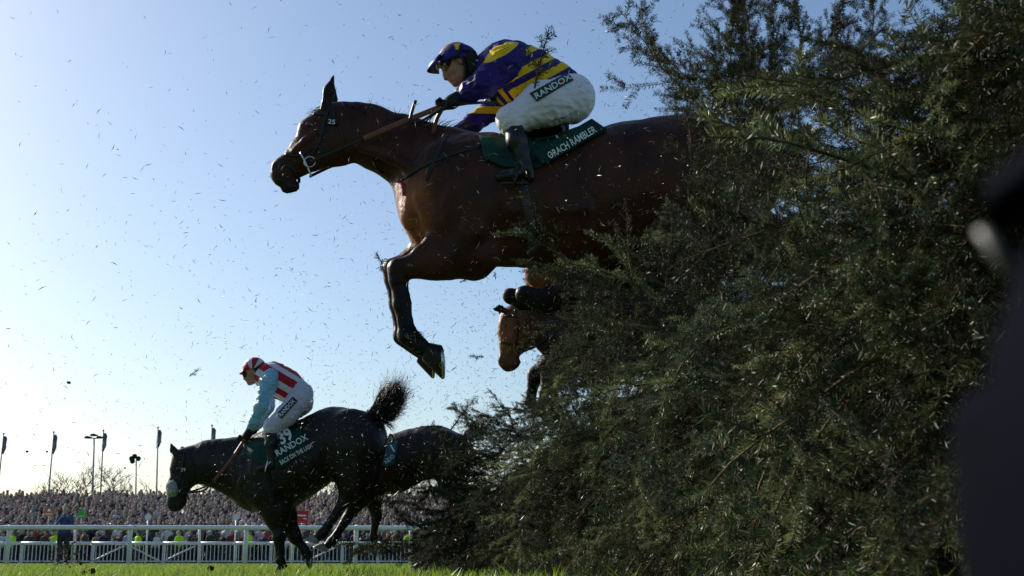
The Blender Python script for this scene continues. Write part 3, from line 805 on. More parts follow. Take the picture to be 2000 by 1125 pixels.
# ------------------------------------------------------------------ people of the crowd
def mat_person(name, rand):
    m, nt, b = new_mat(name)
    b.inputs['Roughness'].default_value = .8; b.inputs['Specular IOR Level'].default_value = .2
    a = N(nt, 'ShaderNodeAttribute'); a.attribute_name = 'Col'
    k = N(nt, 'ShaderNodeAttribute'); k.attribute_name = 'coat'
    oi = N(nt, 'ShaderNodeObjectInfo')
    if rand:
        rp = N(nt, 'ShaderNodeValToRGB'); rp.color_ramp.interpolation = 'CONSTANT'
        cs = [(0, (.02, .022, .03)), (.14, (.05, .05, .055)), (.26, (.03, .04, .075)), (.36, (.12, .11, .10)), (.46, (.26, .25, .25)), (.53, (.09, .06, .04)), (.61, (.2, .17, .13)),
              (.68, (.5, .5, .52)), (.75, (.05, .065, .04)), (.81, (.14, .18, .28)), (.87, (.42, .33, .33)), (.91, (.35, .05, .06)), (.935, (.62, .6, .57)), (.97, (.35, .12, .22)), (.985, (.12, .3, .32))]
        while len(rp.color_ramp.elements) < len(cs): rp.color_ramp.elements.new(.5)
        for e, (p_, c) in zip(rp.color_ramp.elements, cs): e.position = p_; e.color = (*c, 1)
        nt.links.new(oi.outputs['Random'], rp.inputs['Fac']); csrc = rp.outputs['Color']
    else:
        csrc = oi.outputs['Color']
    mx = N(nt, 'ShaderNodeMix', data_type='RGBA')
    nt.links.new(k.outputs['Fac'], mx.inputs['Factor']); nt.links.new(a.outputs['Color'], mx.inputs['A']); nt.links.new(csrc, mx.inputs['B'])
    nt.links.new(mx.outputs['Result'], b.inputs['Base Color'])
    noise_bump(nt, b, 14, .4, .03)
    return m
M['crowd'] = mat_person('crowd_clothes', True)
M['person'] = mat_person('spectator_clothes', False)

def person_mesh(name, seed, h=.04, arms='down', hair=(.05, .03, .02), legs=(.03, .03, .04), hat=None, mat_=None, wide=1.0, long_hair=False):
    r = np.random.default_rng(seed)
    s = Sdf(.05)
    cols = [(0, 0, 0), (.42, .31, .26), hair, legs, (.02, .02, .02)] + ([hat] if hat else [])
    w = wide; tw = r.uniform(-.03, .03)
    s.cone((0, 0, 1.0), (tw, 0, 1.32), .155 * w, .17 * w, .75, col=0)
    s.cone((-.13 * w, 0, 1.4), (.13 * w, 0, 1.4), .085, .085, .9, col=0)
    for sx in (-1, 1):
        s.cone((sx * .09, 0, .95), (sx * .1, .02, .5), .10, .07, 1, col=3); s.cone((sx * .1, .02, .5), (sx * .11, .0, .08), .065, .05, 1, col=3)
        s.cone((sx * .11, .02, .05), (sx * .12, -.13, .04), .05, .04, 1, .02, col=4)
        a = arms if isinstance(arms, str) else arms[0 if sx < 0 else 1]
        sh = (sx * .19 * w, 0, 1.38)
        if a == 'down': e, hnd = (sx * .26 * w, .03, 1.1), (sx * .22, -.1, .9)
        elif a == 'fold': e, hnd = (sx * .25 * w, -.02, 1.1), (-sx * .04, -.2, 1.15)
        elif a == 'up': e, hnd = (sx * .3, -.12, 1.35), (sx * .12, -.25, 1.6)
        else: e, hnd = (sx * .24, -.12, 1.15), (sx * .07, -.3, 1.42)
        s.cone(sh, e, .06, .05, 1, .03, col=0); s.cone(e, hnd, .05, .038, 1, .02, col=0); s.ell(hnd, (.045, .045, .05), 0, .01, col=1)
    s.cone((0, 0, 1.45), (0, -.01, 1.55), .055, .05, 1, .02, col=1)
    s.ell((0, -.012, 1.64), (.075, .095, .115), 0, .02, col=1); s.ell((0, -.105, 1.62), (.016, .02, .02), 0, .015, col=1)
    s.ell((0, .025, 1.68), (.085, .095, .1), 0, .015, col=2)
    if long_hair: s.cone((0, .06, 1.65), (0, .07, 1.38), .09, .07, .7, .02, col=2)
    if hat: s.ell((0, 0, 1.745), (.1, .11, .06), 0, .01, col=5); s.ell((0, -.06, 1.72), (.1, .12, .015), 0, .01, col=5)
    V, Fq, C = s.mesh(h, cols, .01)
    coat = np.clip(1 - (C.sum(1) / .12), 0, 1) * (C.max(1) < .06)
    W = np.zeros((len(V), len(cols)))
    for p in s.p: W[:, p['col']] += np.exp(np.clip(-s.dist(p, V[:, 0], V[:, 1], V[:, 2]) / .01, -30, 12))
    coat = W[:, 0] / W.sum(1)
    return mesh_data(name, V, Fq, mat_, True, None, {'Col': C, 'coat': coat})

specs = [dict(arms='down'), dict(arms='fold', hair=(.12, .07, .03)), dict(arms=('phone', 'phone'), hair=(.03, .02, .015)), dict(arms='down', hair=(.3, .22, .12), long_hair=True),
         dict(arms=('up', 'down'), hair=(.2, .19, .18)), dict(arms='fold', hat=(.06, .05, .04)), dict(arms='down', hair=(.22, .2, .19), wide=1.15), dict(arms=('down', 'phone'), hair=(.09, .05, .03), long_hair=True)]
src = [bpy.data.objects.new('spectator_source', person_mesh('spectator', 40 + i, .05, mat_=M['crowd'], **s_)) for i, s_ in enumerate(specs)]
pts, qs, sc_, ix = [], [], [], []
Y = 64.6; row = 0
while Y < 91.5:
    z = (Y - BY0) / (BY1 - BY0) * BZ1
    x = -.44 * Y - 2 + r_.uniform(0, .5)
    while x < 4:
        if r_.random() < .93:
            pts.append((x + r_.normal(0, .07), Y + r_.normal(0, .14), z)); qs.append(Quaternion((0, 0, 1), r_.normal(.0, .5))); sc_.append(r_.normal(1.0, .055)); ix.append(int(r_.integers(0, 8)))
        x += r_.uniform(.42, .62)
    Y += .78; row += 1
o = gn_instances('crowd', pts, qs, sc_, ix, src); tag(o, 'dense crowd of spectators packed on the bank behind the rails', 'crowd', kind='stuff')

# front row, one by one
pm = [person_mesh('spectator', 60 + i, .034, mat_=M['person'], **s_) for i, s_ in enumerate(specs)]
coats = [('navy', (.03, .04, .09)), ('black', (.018, .018, .02)), ('grey', (.17, .17, .18)), ('beige', (.36, .29, .2)), ('dark green', (.035, .06, .035)), ('pale blue', (.28, .38, .5)), ('brown', (.1, .06, .035)), ('white', (.62, .62, .62)), ('maroon', (.17, .025, .035)), ('charcoal', (.06, .06, .065))]
FY = 62.8
x = at(-18, 1060, FY)[0]; i = 0
while x < at(845, 1060, FY)[0]:
    cn, cc = coats[(i * 7 + i // 3) % len(coats)]
    p = obj_from('person', pm[(i * 5) % 8], None, (x, FY + .35 * math.sin(i * 2.7), 0.0), (0, 0, .5 * math.sin(i * 1.9)), (.885 + .05 * math.sin(i * 3.1),) * 3)
    p.color = (*cc, 1)
    tag(p, 'spectator in %s coat in the front row behind the barrier, %s from left' % (cn, names_ord[i]), 'person', 'front row spectators')
    x += .52 + .1 * math.sin(i * 1.3); i += 1
# stewards in lime jackets
g0 = [(24, 1037, 'at the far left edge'), (108, 1042, 'next to the woman in the blue coat'), (269, 1037, 'right of the first big rail post'), (350, 1037, 'below the nose of the black horse'), (487, 1038, 'right of the second big rail post'), (577, 1040, 'between the forelegs of the black horse'), (797, 1042, 'beside the spruce fence')]
steward_me = [person_mesh('steward', 80 + i, .034, mat_=M['person'], **s_) for i, s_ in enumerate([dict(arms='fold'), dict(arms='down', hair=(.1, .07, .05)), dict(arms=('fold', 'down'), hat=(.02, .02, .03))])]
for k, (px, py, where) in enumerate(g0):
    p = obj_from('person', steward_me[k % 3], None, (at(px, 1060, 61.3)[0], 61.3, 0), (0, 0, (-.5, .9, -.7, .6, 1.2, -.4, .5)[k]), (.88,) * 3)
    p.color = (.50, .80, .02, 1)
    tag(p, 'steward in bright lime high-visibility jacket %s' % where, 'person', 'stewards in lime jackets')

# woman behind the running rail
WY = 35.0
wx = at(128, 1000, WY)[0]
wz = at(128, 986, WY)[2] / 1.76
wm = person_mesh('woman', 5, .022, arms=('phone', 'phone'), hair=(.16, .08, .035), long_hair=True, mat_=M['person'])
wo = empty('person', (wx, WY, 0), 'woman in blue coat with long brown hair holding a phone to her face', 'person')
b = obj_from('body', wm, wo, (0, 0, 0), (0, 0, .35), (wz,) * 3); b.color = (.045, .075, .2, 1)
ph = empty('phone', (wx - .03, WY - .36, 1.50 * wz), 'dark phone held up by the woman in the blue coat', 'phone')
g = G(); c = np.array(ph.location)
g.box(c + np.array([-.04, -.005, -.08]), c + np.array([.04, .005, .08])); g.mk('case', M['black'], ph)
g = G(); g.box(c + np.array([-.035, .0055, -.074]), c + np.array([.035, .008, .074])); g.mk('screen', M['eye'], ph)

# boards and discs standing among the crowd
def board(px, py, w, h_, m, label, lines, name='board', Y=65.5):
    c = at(px, py, Y); k = mpp(py, Y)
    e = empty(name, (c[0], Y, 0), label, 'sign')
    g = G(); g.box((c[0] - w * k / 2, Y - .02, c[2] - h_ * k / 2), (c[0] + w * k / 2, Y + .02, c[2] + h_ * k / 2)); g.mk('panel', m, e)
    g = G(); g.tube([(c[0], Y + .05, 0), (c[0], Y + .05, c[2])], .03, 6); g.mk('pole', M['steelpole'], e, True)
    for (dx, dy, lw, lh) in lines:
        g = G(); g.box((c[0] + (dx - lw / 2) * k, Y - .026, c[2] - (dy + lh / 2) * k), (c[0] + (dx + lw / 2) * k, Y - .0205, c[2] - (dy - lh / 2) * k)); g.mk('printed_line', M['white'], e)
board(96, 1001, 18, 14, M['orange'], 'small orange board on a pole among the crowd', [(0, -3.5, 6, 4), (0, 3, 14, 2.2)])
board(160, 1004, 15, 17, M['lime'], 'small bright green board right of the woman in blue', [(0, 4, 11, 1.5)])
board(590, 1009, 25, 23, M['redboard'], 'red bookmaker board with white lines seen under the black horse', [(-2, -2, 20, 2.6), (6, 4, 7, 2.2)], Y=64.2)
for px, lab in ((289, 'white disc on a pole left of the black horse head'), (461, 'white disc on a pole under the chest of the black horse')):
    Y = 40.0; c = at(px, 1010, Y)
    e = empty('disc_marker', (c[0], Y, 0), lab, 'marker', 'white disc markers')
    g = G(); g.tube([(c[0], Y - .015, c[2]), (c[0], Y + .015, c[2])], .105, 16, up=(0, 0, 1)); d_ = g.mk('disc', M['rail'], e); d_.scale = (1, 1, 1)
    g = G(); g.tube([(c[0], Y + .03, 0), (c[0], Y + .03, c[2])], .022, 6); g.mk('pole', M['rail'], e, True)

# ================================================================== HORSES
class Rig:
    """joints are read off the photograph at one depth and moved sideways (towards or away from the camera) by dy"""
    def __init__(s, Y0, k=.05): s.Y0 = Y0; s.s = Sdf(k)

    def P(s, x, y, dy=0.0): 
        if abs(dy) >= .115: return at(x, y, s.Y0 + dy)
        p = at(x, y, s.Y0); p[1] += dy
        return p

    def r(s, px, y=560): return px * mpp(y, s.Y0)

    def chain(s, pts, fy=1.0, k=None, col=0, dy=0.0, S=None):
        S = S or s.s
        for a, b in zip(pts[:-1], pts[1:]):
            da = a[3] if len(a) > 3 else dy; db = b[3] if len(b) > 3 else dy
            S.cone(s.P(a[0], a[1], da), s.P(b[0], b[1], db), s.r(a[2], a[1]), s.r(b[2], b[1]), fy, k, col)

    def ell(s, x, y, rx, ry_m, rz, rot=0, dy=0, k=None, col=0, sub=False, S=None):
        (S or s.s).ell(s.P(x, y, dy), (s.r(rx, y), ry_m, s.r(rz, y)), R(rot), k, col, sub)


class Surf:
    """a body one can lay cloth, straps and lettering on, from the camera's side"""
    def __init__(s, V, Fq): s.b = BVHTree.FromPolygons([tuple(v) for v in V], [tuple(int(i) for i in f) for f in Fq])

    def hit(s, p, off, flat=None):
        o_ = Vector((0, 0, CAMZ)); d = (Vector(p) - o_).normalized()
        h = s.b.ray_cast(o_, d)
        if h[0] is None and flat is not None:
            return np.array(o_ + d * (flat / d.y))
        if h[0] is None:
            h = s.b.find_nearest(Vector(p))
            n = h[1]
            return np.array(h[0] + n * off)
        return np.array(h[0] - d * off)


def strap(name, rig, surf, pts, w_px, m, parent, off=.006, n=24, flat=.35, hug=True, dy=0.0):
    P = spline([rig.P(x, y, dy) for x, y in pts], n)
    if hug: P = np.array([surf.hit(p, off) for p in P])
    g = G(); g.tube(P, rig.r(w_px / 2, pts[0][1]), 8, flat=flat, up=(0, 1, 0))
    return g.mk(name, m, parent, True)


def resample(poly, n):
    P = np.asarray(poly, float); d = np.r_[0, np.cumsum(np.linalg.norm(np.diff(P, axis=0), axis=1))]
    t = np.linspace(0, d[-1], n)
    return np.stack([np.interp(t, d, P[:, i]) for i in range(P.shape[1])], 1)


def cloth_patch(name, rig, surf, top, bot, m, parent, off=.012, nu=26, nv=12, thick=.006, flare=0.0):
    A, B = resample(top, nu), resample(bot, nu)
    V = []
    for j in range(nv):
        t = j / (nv - 1)
        for i in range(nu):
            x, y = A[i] * (1 - t) + B[i] * t
            V.append(surf.hit(rig.P(x, y), off + flare * t * t, rig.Y0 - .14 - off))
    Fq = [(j * nu + i, j * nu + i + 1, (j + 1) * nu + i + 1, (j + 1) * nu + i) for j in range(nv - 1) for i in range(nu - 1)]
    o = mk(name, V, Fq, m, parent)
    md = o.modifiers.new('thickness', 'SOLIDIFY'); md.thickness = thick; md.offset = -1
    return o


def lettering(name, text, rig, surf, org, direc, h_px, m, parent, off=.02, bold=.02, sx=1.0, up=None, shear=0):
    cu = bpy.data.curves.new('text', 'FONT'); cu.body = text; cu.size = 1.0; cu.offset = bold; cu.resolution_u = 2; cu.shear = shear
    ob = bpy.data.objects.new('text', cu); COL.objects.link(ob)
    dg = bpy.context.evaluated_depsgraph_get()
    me = bpy.data.meshes.new_from_object(ob.evaluated_get(dg)); bpy.data.objects.remove(ob); bpy.data.curves.remove(cu)
    bm = bmesh.new(); bm.from_mesh(me); bmesh.ops.triangulate(bm, faces=bm.faces); bmesh.ops.subdivide_edges(bm, edges=list(bm.edges), cuts=1, use_grid_fill=True); bmesh.ops.triangulate(bm, faces=bm.faces); bm.verts.index_update(); off += .007
    v = np.array([(p.co.x, p.co.y) for p in bm.verts]); f = [[q.index for q in fa.verts] for fa in bm.faces]; bm.free(); bpy.data.meshes.remove(me)
    d = np.array(direc, float); d /= np.linalg.norm(d)
    u = np.array(up, float) / np.linalg.norm(up) if up is not None else np.array([d[1], -d[0]])
    q = np.array(org)[None] + (v[:, :1] * d * sx + v[:, 1:] * u) * (h_px / .72)
    V = [surf.hit(rig.P(x, y), off, rig.Y0 - .14 - off) for x, y in q]
    return mk(name, V, f, m, parent, smooth=False)


def hoof(rig, x0, y0, x1, y1, r0, r1, dy, parent, m=None, toe=1.25):
    """horn wall from the coronet to the sole, longer at the toe"""
    a, b = rig.P(x0, y0, dy), rig.P(x1, y1, dy)
    d = (b - a) / np.linalg.norm(b - a)
    s_ = np.array([0, 1., 0]); f_ = np.cross(d, s_); f_ /= np.linalg.norm(f_)
    if f_[0] > 0 and abs(f_[0]) > .2: f_ = -f_
    n = 12; V = []
    for c, rr, sh in ((a, r0, 0), (a + d * rig.r(2), r0 * 1.08, .02), (b - d * rig.r(1), r1, .2), (b, r1 * .96, .22), (b - d * rig.r(3), r1 * .6, .1)):
        for k in range(n):
            t = 2 * math.pi * k / n
            V.append(c + d * rig.r(rr) * (.5 * math.cos(t) * min(1, sh * 5)) + rig.r(rr) * ((math.cos(t) * (toe if math.cos(t) > 0 else .95) + sh) * f_ + math.sin(t) * .9 * s_))
    Fq = [(j * n + k, j * n + (k + 1) % n, (j + 1) * n + (k + 1) % n, (j + 1) * n + k) for j in range(4) for k in range(n)] + [tuple(range(n - 1, -1, -1)), tuple(4 * n + k for k in range(n))]
    o = mk('hoof', V, Fq, m or M['hoof'], parent)
    md = o.modifiers.new('round', 'BEVEL'); md.width = rig.r(r1) * .12; md.segments = 2; md.limit_method = 'ANGLE'
    sh_ = G(); sh_.tube([b + d * rig.r(r1) * (.5 * math.cos(t)) + rig.r(r1) * ((math.cos(t) * (toe if math.cos(t) > 0 else .95) + .22) * f_ * .9 + math.sin(t) * .82 * s_) for t in np.linspace(-2.2, 2.2, 13)], rig.r(r1) * .10, 6)
    sh_.mk('horseshoe', M['steel'], o, True)
    return o


def hair(name, rig, roots, tips, n, m, parent, spread_px=6, w=.0035, dy=0.0, wave=.25, ns=7, seed=3, dyspread=.03, mid=None):
    """locks of hair as thin tapering ribbons from a root line to a tip line"""
    r = np.random.default_rng(seed); g = G()
    Rt, Tp = resample(roots, 60), resample(tips, 60)
    Md = resample(mid, 60) if mid is not None else None
    V, Fq = [], []
    for i in range(n):
        j = int(r.integers(0, 60)); k = int(np.clip(j + r.normal(0, 4), 0, 59))
        a = rig.P(*(Rt[j] + r.normal(0, spread_px * .25, 2)), dy + r.normal(0, dyspread))
        b = rig.P(*(Tp[k] + r.normal(0, spread_px, 2)), dy + r.normal(0, dyspread * 1.6))
        if Md is not None:
            c = rig.P(*(Md[k] + r.normal(0, spread_px * .6, 2)), dy + r.normal(0, dyspread * 1.4))
            P = spline([a, c, b], ns)
        else: P = spline([a, b], ns)
        L = np.linalg.norm(b - a); wv = r.normal(0, wave, 3) * L * .25
        tt = np.linspace(0, 1, ns)[:, None]
        P = P + np.sin(tt * math.pi * r.uniform(.8, 2.2) + r.uniform(0, 1)) * tt * wv
        u = np.cross(P[-1] - P[0], r.normal(0, 1, 3)); u /= np.linalg.norm(u) + 1e-9
        n0 = len(V)
        for q in range(ns):
            ww = w * (1 - .85 * (q / (ns - 1)) ** 1.5)
            V += [P[q] - u * ww, P[q] + u * ww]
        Fq += [(n0 + 2 * q, n0 + 2 * q + 1, n0 + 2 * q + 3, n0 + 2 * q + 2) for q in range(ns - 1)]
    return mk(name, V, Fq, m, parent, smooth=True)


class Flat:
    """a free hanging sheet whose depth changes evenly along x"""
    def __init__(s, Y0, xa, da, xb, db): s.v = (Y0, xa, da, xb, db)

    def hit(s, p, off, flat=None):
        Y0, xa, da, xb, db = s.v
        t = (p[0] - xa) / (xb - xa)
        o_ = np.array([0, 0, CAMZ]); d = np.array(p) - o_
        return o_ + d * ((Y0 + da + (db - da) * t - off) / d[1])


from mathutils import noise as mnoise
def wrinkle(o, amp, scale, ridge=0.0, seed=0.0, stretch=(1, 1, 1)):
    me = o.data; co = np.empty(len(me.vertices) * 3, np.float32); no = co.copy()
    me.vertices.foreach_get('co', co); me.vertices.foreach_get('normal', no)
    co = co.reshape(-1, 3); no = no.reshape(-1, 3)
    d = np.empty(len(co), np.float32)
    for i, p in enumerate(co):
        q = Vector((p[0] * scale * stretch[0] + seed, p[1] * scale * stretch[1], p[2] * scale * stretch[2]))
        n1 = mnoise.noise(q)
        d[i] = n1 * (1 - ridge) + ridge * (1 - 2.6 * abs(n1)) * .6 + .35 * mnoise.noise(q * 2.3)
    me.vertices.foreach_set('co', (co + no * (d * amp)[:, None]).ravel()); me.update()


def coords(o):
    co = np.empty(len(o.data.vertices) * 3, np.float32); o.data.vertices.foreach_get('co', co)
    return co.reshape(-1, 3) + np.array(wloc(o))


def finish_horse(rig, root, coat, cols, res):
    V, Fq, C = rig.s.mesh(res, cols, .02)
    o = mk('body', V, Fq, coat, root, True, None, {'Col': C})
    wrinkle(o, .010, 8, .55, stretch=(1, 1, .6))
    return Surf(coords(o), Fq)


def eye_at(rig, surf, x, y, r_px, parent):
    c = surf.hit(rig.P(x, y), -.006)
    s = Sdf(.005); s.ell(c, (rig.r(r_px) * 1.25, rig.r(r_px) * .8, rig.r(r_px)))
    V, Fq, _ = s.mesh(rig.r(r_px) / 4)
    mk('eye', V, Fq, M['eye'], parent)

# ------------------------------------------------------------------ bay horse leaping the fence
BAY = [(.047, .0148, .0062), (.008, .005, .004), (.30, .09, .024), (.016, .010, .008)]  # the bright orange entry paints sunlight onto the breast
h = Rig(7.2, .07)
hb = empty('racehorse', tuple(h.P(1050, 400)[:2]) + (0,), 'bay racehorse numbered 25 leaping high over the spruce fence with a jockey', 'horse')
# trunk
h.chain([(868, 372, 92), (930, 388, 122), (1040, 400, 112), (1150, 386, 116), (1250, 358, 114), (1350, 342, 110), (1435, 348, 92)], .80, .12)
h.ell(850, 400, 62, .20, 78, 0, k=.1, col=2)                    # chest, with sunlight put into its colour
h.ell(816, 410, 26, .085, 50, -18, dy=-.1, k=.035, col=2); h.ell(816, 410, 26, .085, 50, -18, dy=.1, k=.035, col=2)   # breast muscles, in the same painted sunlight
h.ell(880, 370, 60, .10, 95, 20, dy=-.17, k=.07); h.ell(880, 370, 60, .10, 95, 20, dy=.17, k=.07)              # shoulder blades
h.ell(1370, 360, 105, .12, 100, 0, dy=-.17, k=.09); h.ell(1370, 360, 105, .12, 100, 0, dy=.17, k=.09)           # quarters
h.chain([(885, 300, 40), (960, 315, 38)], .7, .08)      # withers
# neck, head
h.chain([(856, 336, 76), (804, 304, 57), (745, 282, 46), (688, 260, 44)], .58, .07)
h.chain([(880, 285, 22), (800, 262, 18), (720, 236, 20), (665, 222, 20)], .6, .08)
h.chain([(660, 262, 43), (604, 297, 33), (564, 331, 25)], .62, .05, col=0)
h.chain([(672, 272, 40), (655, 285, 40)], .62, .05)     # jowl
h.chain([(640, 232, 26), (606, 252, 22)], .9, .05)      # brow
h.chain([(548, 328, 17), (541, 341, 14)], .9, .03, col=3)
h.chain([(548, 348, 16), (556, 352, 15)], .8, .03, col=3)
h.chain([(560, 367, 11), (574, 364, 11)], .8, .012, col=3)
h.chain([(556, 318, 10), (590, 290, 9)], 1.4, .03)
for d_ in (-.05, .05): h.ell(541, 330, 6, .022, 10, -25, dy=d_, k=.012, sub=True)
for d_ in (-.055, .055): h.ell(556, 359, 14, .02, 2, 8, dy=d_, k=.006, sub=True)
for d_ in (-.07, .07):
    h.chain([(640, 214, 10, d_), (646, 186, 10, d_ * 1.05), (655, 157, 2.5, d_ * 1.1)], .6, .02, col=1)
    h.ell(645, 185, 4, .02, 17, -12, dy=d_ * 1.05 - .03, k=.01, sub=True)
h.chain([(628, 262, 6, -.085), (600, 283, 5, -.08), (578, 303, 4, -.07)], 1, .03)   # cheek ridge
# forelegs: near (dy<0) and far
for d_, el, kn, ft in ((-.16, (922, 492), (779, 526), (795, 655)), (.15, (888, 468), (770, 524), (786, 657))):
    h.chain([(905, 430, 70, d_), (*el, 46, d_)], .6, .08)
    h.chain([(*el, 46, d_), ((el[0] + kn[0]) / 2 + 8, (el[1] + kn[1]) / 2, 33, d_), (*kn, 20, d_)], .75, .06, col=0)
    h.chain([(*kn, 19, d_), (kn[0] - 3, kn[1] + 18, 17, d_)], .85, .03, col=1)
    h.chain([(kn[0] - 2, kn[1] + 25, 14, d_), ((kn[0] + ft[0]) / 2 - 3, 595, 14.5, d_), (ft[0] - 4, ft[1] - 18, 13.5, d_)], .8, .03, col=1)
    h.chain([(kn[0] + 10, kn[1] + 28, 6, d_), (ft[0] + 9, ft[1] - 15, 6.5, d_)], .8, .02, col=1)      # tendon
    h.chain([(*ft, 16, d_), (ft[0] + 6, ft[1] + 4, 15, d_)], .85, .03, col=1)
    h.chain([(ft[0] + 2, ft[1] + 2, 16, d_), (ft[0] + 22, ft[1] + 18, 14, d_), (ft[0] + 42, ft[1] + 32, 15, d_)], .85, .03, col=1)
h.chain([(935, 505, 26, -.16), (930, 528, 10, -.15)], .7, .05)
# folds and muscle edges on breast, shoulder and neck; front ones carry painted sunlight
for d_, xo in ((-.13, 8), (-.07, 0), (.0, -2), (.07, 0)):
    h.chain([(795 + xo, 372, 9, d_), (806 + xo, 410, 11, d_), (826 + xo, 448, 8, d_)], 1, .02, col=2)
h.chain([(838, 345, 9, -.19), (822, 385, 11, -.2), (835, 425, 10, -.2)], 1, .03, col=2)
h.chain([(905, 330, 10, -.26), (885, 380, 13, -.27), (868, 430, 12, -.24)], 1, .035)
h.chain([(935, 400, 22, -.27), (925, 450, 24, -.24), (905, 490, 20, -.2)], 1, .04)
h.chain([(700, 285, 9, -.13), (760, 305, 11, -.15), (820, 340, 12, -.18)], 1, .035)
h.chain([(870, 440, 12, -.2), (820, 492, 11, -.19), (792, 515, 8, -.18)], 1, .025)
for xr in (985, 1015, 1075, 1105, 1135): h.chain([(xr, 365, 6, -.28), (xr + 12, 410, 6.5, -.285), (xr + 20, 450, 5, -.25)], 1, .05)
# hind legs trailing over the fence
for d_, o_ in ((-.15, 0), (.15, 14)):
    h.chain([(1400, 380 + o_, 85, d_), (1430, 450 + o_, 60, d_), (1510, 470 + o_, 38, d_), (1570, 455 + o_, 24, d_)], .6, .08, col=0)
    h.chain([(1570, 455 + o_, 22, d_), (1625, 500 + o_, 14, d_), (1660, 530 + o_, 15, d_), (1690, 525 + o_, 13, d_)], .8, .03, col=1)
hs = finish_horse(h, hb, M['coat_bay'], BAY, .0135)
hoof(h, 833, 684, 868, 699, 16, 27, -.16, hb); hoof(h, 822, 690, 850, 704, 15, 24, .15, hb)
hoof(h, 1694, 526, 1715, 535, 14, 20, -.15, hb); hoof(h, 1694, 540, 1715, 549, 14, 20, .15, hb)
eye_at(h, hs, 604, 243, 6.5, hb)
hair('mane', h, [(668, 206), (760, 234), (860, 252)], [(675, 214), (770, 262), (872, 268)], 420, M['hair_black'], hb, 6, .003, -.03, .5, seed=4)
hair('forelock', h, [(640, 208), (632, 214)], [(612, 236), (606, 228)], 60, M['hair_black'], hb, 4, .0028, -.01, .5, seed=41)
hair('crest_wisps', h, [(700, 214), (780, 238), (850, 250)], [(716, 204), (800, 228), (872, 242)], 110, M['hair_black'], hb, 6, .0024, 0, .6, seed=42)
hair('mane_tuft', h, [(815, 245), (850, 252), (872, 255)], [(835, 228), (862, 240), (893, 248)], 60, M['hair_black'], hb, 6, .003, 0, .5, seed=5)
hair('tail', h, [(1445, 290), (1455, 320)], [(1560, 300), (1600, 370)], 200, M['hair_black'], hb, 14, .004, 0, .5, seed=6)
hair('fetlock_hair', h, [(808, 645), (812, 662)], [(824, 652), (826, 664)], 60, M['hair_black'], hb, 3, .0025, -.16, .3, seed=7)
# tack
br = empty('bridle', (0, 0, 0)); br.parent = hb; br.location = (0, 0, 0)
for nm, pts_, w in (('cheekpiece', [(640, 214), (632, 245), (622, 280), (607, 305)], 6), ('browband', [(612, 222), (640, 222)], 6), ('noseband', [(556, 300), (585, 303), (622, 285), (632, 320)], 6),
                    ('lower_noseband', [(549, 318), (572, 330), (588, 356)], 6), ('throatlash', [(650, 220), (668, 262), (668, 305)], 5), ('headpiece', [(648, 203), (652, 215), (648, 240)], 7)):
    strap(nm, h, hs, pts_, w, M['black'], br, .006)
g = G(); P0 = spline([h.P(586, 297, -.135), h.P(597, 318, -.14), h.P(608, 344, -.125)], 8); g.tube(P0, .0055, 6); g.mk('bit_bar', M['steel'], br, True)
g = G(); c = h.P(605, 316, -.14); g.tube([c + .034 * np.array([math.cos(t), .1 * math.sin(t), math.sin(t)]) for t in np.linspace(0, 2 * math.pi, 17)], .0042, 6); g.mk('bit_ring', M['steel'], br, True)
cloth_patch('number_plate', h, hs, [(641, 229), (659, 229)], [(638, 243), (661, 244)], M['blackcloth'], br, .012, 6, 5)
lettering('number', '25', h, hs, (640, 241), (1, .12), 9, M['white'], br, .022, .01, 1.2)
for nm, pts_, w, m_ in (('neck_strap', [(875, 262), (855, 300), (842, 330), (832, 352)], 7, M['black']), ('breastgirth', [(940, 284), (880, 302), (836, 320), (800, 340), (783, 352)], 7, M['black']),
                        ('red_breastplate', [(779, 352), (788, 362), (790, 382)], 10, M['red']), ('girth', [(1020, 330), (1027, 390), (1037, 440), (1040, 500)], 17, M['grey'])):
    strap(nm, h, hs, pts_, w, m_, hb, .002 if nm == 'girth' else .008, flat=.18 if nm == 'girth' else .3)
g = G(); g.tube(spline([h.P(734, 314, -.08), h.P(736, 332, -.10), h.P(746, 343, -.06), h.P(750, 330, 0)], 12), .008, 6); g.mk('martingale_loop', M['black'], hb, True)
# reins
g = G(); g.tube(spline([h.P(606, 316, -.15), h.P(655, 295, -.19), h.P(712, 270, -.19)], 14), .009, 8, flat=.4); g.mk('rein_end', M['black'], br, True)
g = G(); g.tube(spline([h.P(710, 271, -.19), h.P(790, 237, -.2), h.P(862, 208, -.2)], 14), .018, 8, flat=.3); g.mk('rein_grip', M['brown'], br, True)
g = G(); g.tube(spline([h.P(604, 345, .12), h.P(655, 322, .15), h.P(705, 311, .16), h.P(800, 270, .2), h.P(872, 262, .17)], 20), .010, 8, flat=.4); g.mk('far_rein', M['black'], br, True)
g = G(); g.tube(spline([h.P(864, 212, -.2), h.P(852, 235, -.15), h.P(846, 262, -.13)], 8), .013, 6, flat=.4); g.mk('rein_loop', M['brown'], br, True)
g = G(); g.tube(spline([h.P(895, 205, -.2), h.P(915, 202, -.2), h.P(945, 200, -.17), h.P(950, 208, -.1)], 10), .009, 6); g.mk('rein_tail', M['black'], br, True)
